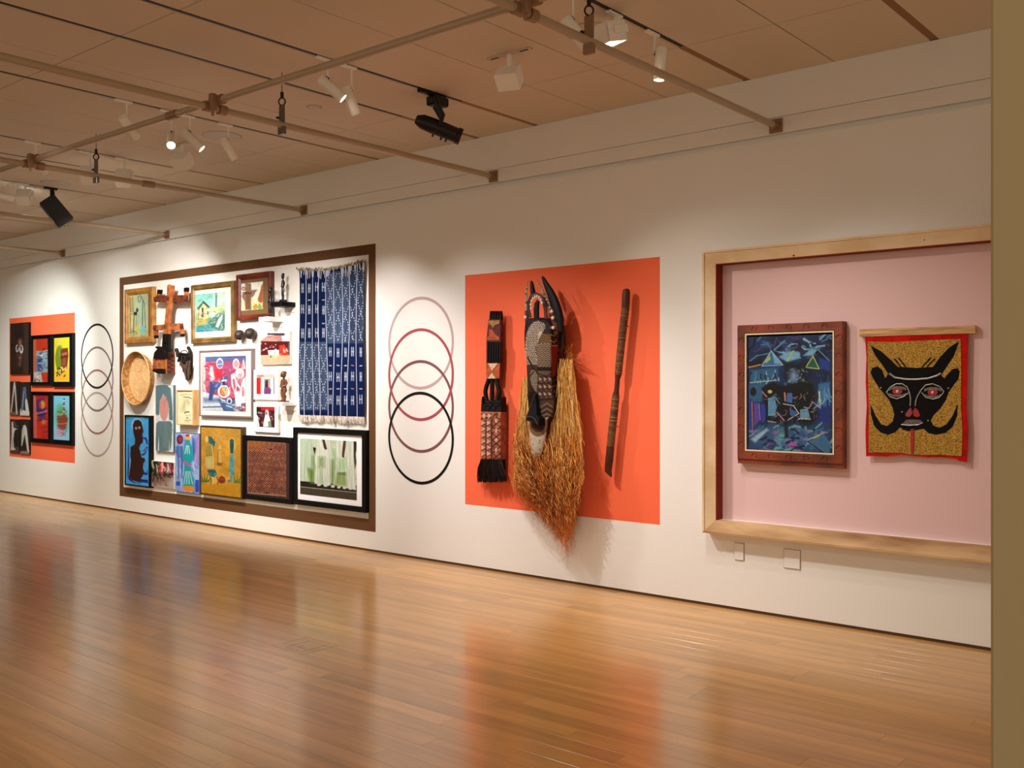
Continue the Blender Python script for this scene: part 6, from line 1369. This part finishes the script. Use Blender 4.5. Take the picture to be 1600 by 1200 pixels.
    c.poly([(140, 790), (345, 745), (350, 850), (330, 980), (270, 1160), (180, 1160), (150, 1000)], (206, 188, 164)); c.poly([(330, 760), (430, 740), (430, 1160), (265, 1160), (320, 1000)], (74, 22, 16)); c.strokes((330, 780, 430, 1150), 12, 60, 20, [(100, 36, 24), (50, 16, 12)], 3, (1, 2))
    c.ell(240, 830, 96, 118, (124, 92, 56)); c.ell(240, 810, 76, 92, (66, 36, 24)); c.strokes((160, 960, 300, 1150), 40, 10, 5, [(90, 74, 60), (150, 130, 110)], 6)
    c.poly([(100, 480), (215, 480), (215, 760), (100, 800)], (24, 16, 13))
grid_object('face', X, Y, Z, p_mask, paint_mat('painted_wood', .6, .15, .5, 120), t, smooth=True)
capm = MB(); top_pts = [(X[0, j], Y[0, j], Z[0, j]) for j in range(NCOL)]; bot_pts = [(X[-1, j], Y[-1, j], Z[-1, j]) for j in range(NCOL)]
capm.add(top_pts, [tuple(range(NCOL))]); capm.add(bot_pts, [tuple(range(NCOL))]); capm.add([(X[i, j], Y[i, j], Z[i, j]) for i in range(0, 240) for j in (0, NCOL - 1)], [(2 * i, 2 * i + 1, 2 * i + 3, 2 * i + 2) for i in range(239)])
capm.build('back_plate', M_JD, t)
M_HB = mat('horn_black', (14, 9, 8), .55, spec=.2, var=.3, vscale=20, bump=.2, bscale=30); M_HR = mat('horn_red', (88, 26, 18), .5, var=.5, vscale=18, rgb2=(30, 14, 12)); M_HC = mat('horn_chequer', (206, 178, 140), .6, var=.9, vscale=60, rgb2=(30, 20, 14))
def mtube(nm, Q, pts, wpx, y, m, flat=1.0, dy=None, seg=14):
    P = []; RR = []
    for k, (u, v) in enumerate(pts):
        yy = y if dy is None else y + dy[k]; px, py = Q(u, v); p = P3(px, py, yy); P.append(p)
        RR.append(wpx[k] / 8.573 / 2 * (-p.x * SN + (yy + CAM_D) * CS) / F_PX)
    return MB().tube(P, RR, seg, flat=flat).build(nm, m, t, smooth=True)
mtube('great_horn', Q1, [(360, 104), (375, 125), (410, 200), (462, 300), (515, 420), (560, 560), (590, 700), (600, 850)], [20, 48, 78, 112, 142, 156, 150, 120], -.17, M_HB, .6)
mtube('great_horn_tip', Q1, [(215, 164), (220, 185), (236, 300), (245, 380)], [22, 50, 76, 80], -.15, M_HB, .8)
mtube('chequered_horn', Q1, [(290, 155), (315, 200), (365, 290), (410, 400), (452, 500), (485, 590)], [14, 24, 40, 50, 56, 60], -.17, M_HC, .6)
mtube('thin_horn', Q1, [(172, 156), (160, 230), (148, 330), (142, 450), (148, 560)], [12, 24, 32, 36, 36], -.13, M_HC, .6)
mtube('crest_hoop', Q1, [(205, 650), (178, 560), (182, 450), (215, 375), (275, 345), (335, 370), (385, 440), (405, 540), (415, 690)], [46, 52, 60, 64, 64, 62, 60, 56, 52], -.20, M_HR, .6)
mtube('crest_bird', Q1, [(310, 430), (290, 470), (285, 540), (285, 620), (290, 700)], [50, 84, 92, 88, 84], -.19, M_HB, .6)
mtube('side_post', Q1, [(150, 560), (155, 640), (160, 760)], [50, 60, 60], -.12, M_HR, .6)
mtube('side_post', Q1, [(478, 520), (512, 620), (530, 740), (540, 880)], [50, 96, 116, 100], -.19, M_HR, .6)
mtube('side_post', Q1, [(600, 640), (622, 800), (625, 960), (618, 1100)], [70, 84, 84, 70], -.12, M_HR, .6)
for k in range(9):
    a = 2.9 + k * .38; u = 285 + 78 * math.cos(a); v = 500 + 130 * math.sin(a)
    p = P3(*Q1(u, v), -.235); MB().ball(p, .008, .006, .014, 8, 6).build('shell_bead', mat('cowrie', (214, 190, 164), .4), t, smooth=True)
for (u, v) in ((487, 572), (502, 660), (508, 790), (135, 650)):
    p = P3(*Q1(u, v), -.225); MB().ball(p, .013, .008, .013, 10, 6).build('shell_bead', MATS['cowrie'], t, smooth=True)
npts = [(206, 498), (216, 600), (222, 725), (250, 756), (240, 836), (190, 806), (105, 776), (120, 735), (160, 620)]
mb = MB(); n_ = len(npts); fpt = [P3(*Q2(u, v), -.27 - .045 * max(0, (v - 560) / 260)) for u, v in npts]; bpt = [Vector((p.x + .008, -.245, p.z)) for p in fpt]
mb.add(fpt + bpt, [tuple(range(n_)), tuple(range(2 * n_ - 1, n_ - 1, -1))] + [(i, i + n_, (i + 1) % n_ + n_, (i + 1) % n_) for i in range(n_)])
mb.build('nose', mat('nose_black', (8, 6, 5), .7, spec=.15), t, bevel=.003)
mtube('nose_ridge', Q2, [(205, 500), (160, 620), (118, 740)], [8, 9, 11], -.285, mat('worn_edge', (66, 54, 46), .6), 1.0, [-.275, -.285, -.315], 6)
mtube('nostril_rim', Q2, [(118, 742), (165, 740), (205, 765), (236, 826)], [10, 11, 11, 8], -.318, MATS['worn_edge'], 1.0, None, 8)
p = P3(850, 600, -.1); MB().box(p.x - .03, p.x + .03, -.12, -.0005, p.z - .05, p.z + .05).build('wall_mount', M_STEEL, t)
# raffia
rg = random.Random(21)
BX = [796, 806, 815, 830, 842, 856, 868, 878, 886, 892, 898, 906, 914]; BYv = [745, 770, 782, 796, 806, 820, 838, 854, 862, 846, 806, 770, 735]
def bottom(px): return float(np.interp(px, BX, BYv))
GOLD = [(255, 216, 128), (244, 190, 96), (255, 228, 156), (230, 164, 70), (190, 116, 44), (120, 66, 24)]; RUST_BOUNCE = [(228, 136, 62), (200, 98, 42), (244, 172, 94), (154, 68, 28), (100, 44, 18), (214, 116, 50)]  # red-brown fibre tone of the lower ends, orange bounce light painted in with it
def fibre(p0, p1, y0, y1, wob, n, cols, w_):
    (xa, ya), (xb, yb_) = p0, p1; pts = []; ph = rg.uniform(0, 6); fq = rg.uniform(1.5, 3.0) if wob < 2.5 else rg.uniform(2.5, 6.5); ph2 = rg.uniform(0, 6)
    for i in range(n):
        f = i / (n - 1); g_ = wob * min(1, f * 2)
        px = xa + (xb - xa) * f ** .8 + g_ * math.sin(ph + fq * f * 6.3) ; py = ya + (yb_ - ya) * f + g_ * .6 * math.sin(ph2 + fq * f * 8)
        yy = y0 + (y1 - y0) * f + g_ * .006 * math.cos(ph + fq * f * 7)
        p_ = P3(px, py, min(-.012, yy)); pts.append((p_.x, p_.y, p_.z))
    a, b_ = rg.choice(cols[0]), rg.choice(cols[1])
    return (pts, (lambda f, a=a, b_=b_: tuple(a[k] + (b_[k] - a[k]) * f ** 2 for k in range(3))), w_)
paths = []
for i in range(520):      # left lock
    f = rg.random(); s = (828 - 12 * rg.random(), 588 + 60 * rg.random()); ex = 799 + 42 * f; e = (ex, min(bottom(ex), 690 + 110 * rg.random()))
    paths.append(fibre(s, e, -.09 - .05 * rg.random(), -.07 - .14 * rg.random(), rg.uniform(.5, 2.2), 14, (GOLD, GOLD if rg.random() < .5 else RUST_BOUNCE), .0016))
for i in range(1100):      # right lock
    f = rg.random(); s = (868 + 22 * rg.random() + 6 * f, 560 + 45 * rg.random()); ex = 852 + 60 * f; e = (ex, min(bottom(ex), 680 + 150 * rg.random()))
    paths.append(fibre(s, e, -.07 - .10 * rg.random(), -.05 - .20 * rg.random(), rg.uniform(.5, 2.4), 16, (GOLD, GOLD if rg.random() < .6 else RUST_BOUNCE), .0017))
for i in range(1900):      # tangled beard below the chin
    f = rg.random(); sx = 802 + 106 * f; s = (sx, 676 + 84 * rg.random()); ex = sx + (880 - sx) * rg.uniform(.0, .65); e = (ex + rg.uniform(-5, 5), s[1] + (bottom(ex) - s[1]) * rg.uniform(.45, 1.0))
    paths.append(fibre(s, e, -.08 - .19 * rg.random(), -.05 - .21 * rg.random(), rg.uniform(2.0, 6.0), 26, (GOLD if rg.random() < .5 else RUST_BOUNCE, RUST_BOUNCE), .0019))
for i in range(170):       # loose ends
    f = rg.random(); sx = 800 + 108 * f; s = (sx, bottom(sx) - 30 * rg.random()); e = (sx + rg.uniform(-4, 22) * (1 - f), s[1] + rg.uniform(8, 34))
    paths.append(fibre(s, e, -.03 - .08 * rg.random(), -.02 - .05 * rg.random(), rg.uniform(2, 5), 10, (RUST_BOUNCE, RUST_BOUNCE), .0010))
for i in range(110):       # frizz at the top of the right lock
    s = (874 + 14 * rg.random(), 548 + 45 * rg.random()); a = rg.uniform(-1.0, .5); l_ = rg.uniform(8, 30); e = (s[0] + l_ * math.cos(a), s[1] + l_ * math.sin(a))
    paths.append(fibre(s, e, -.08, -.10 - .05 * rg.random(), rg.uniform(.5, 3), 8, (GOLD, RUST_BOUNCE), .0012))
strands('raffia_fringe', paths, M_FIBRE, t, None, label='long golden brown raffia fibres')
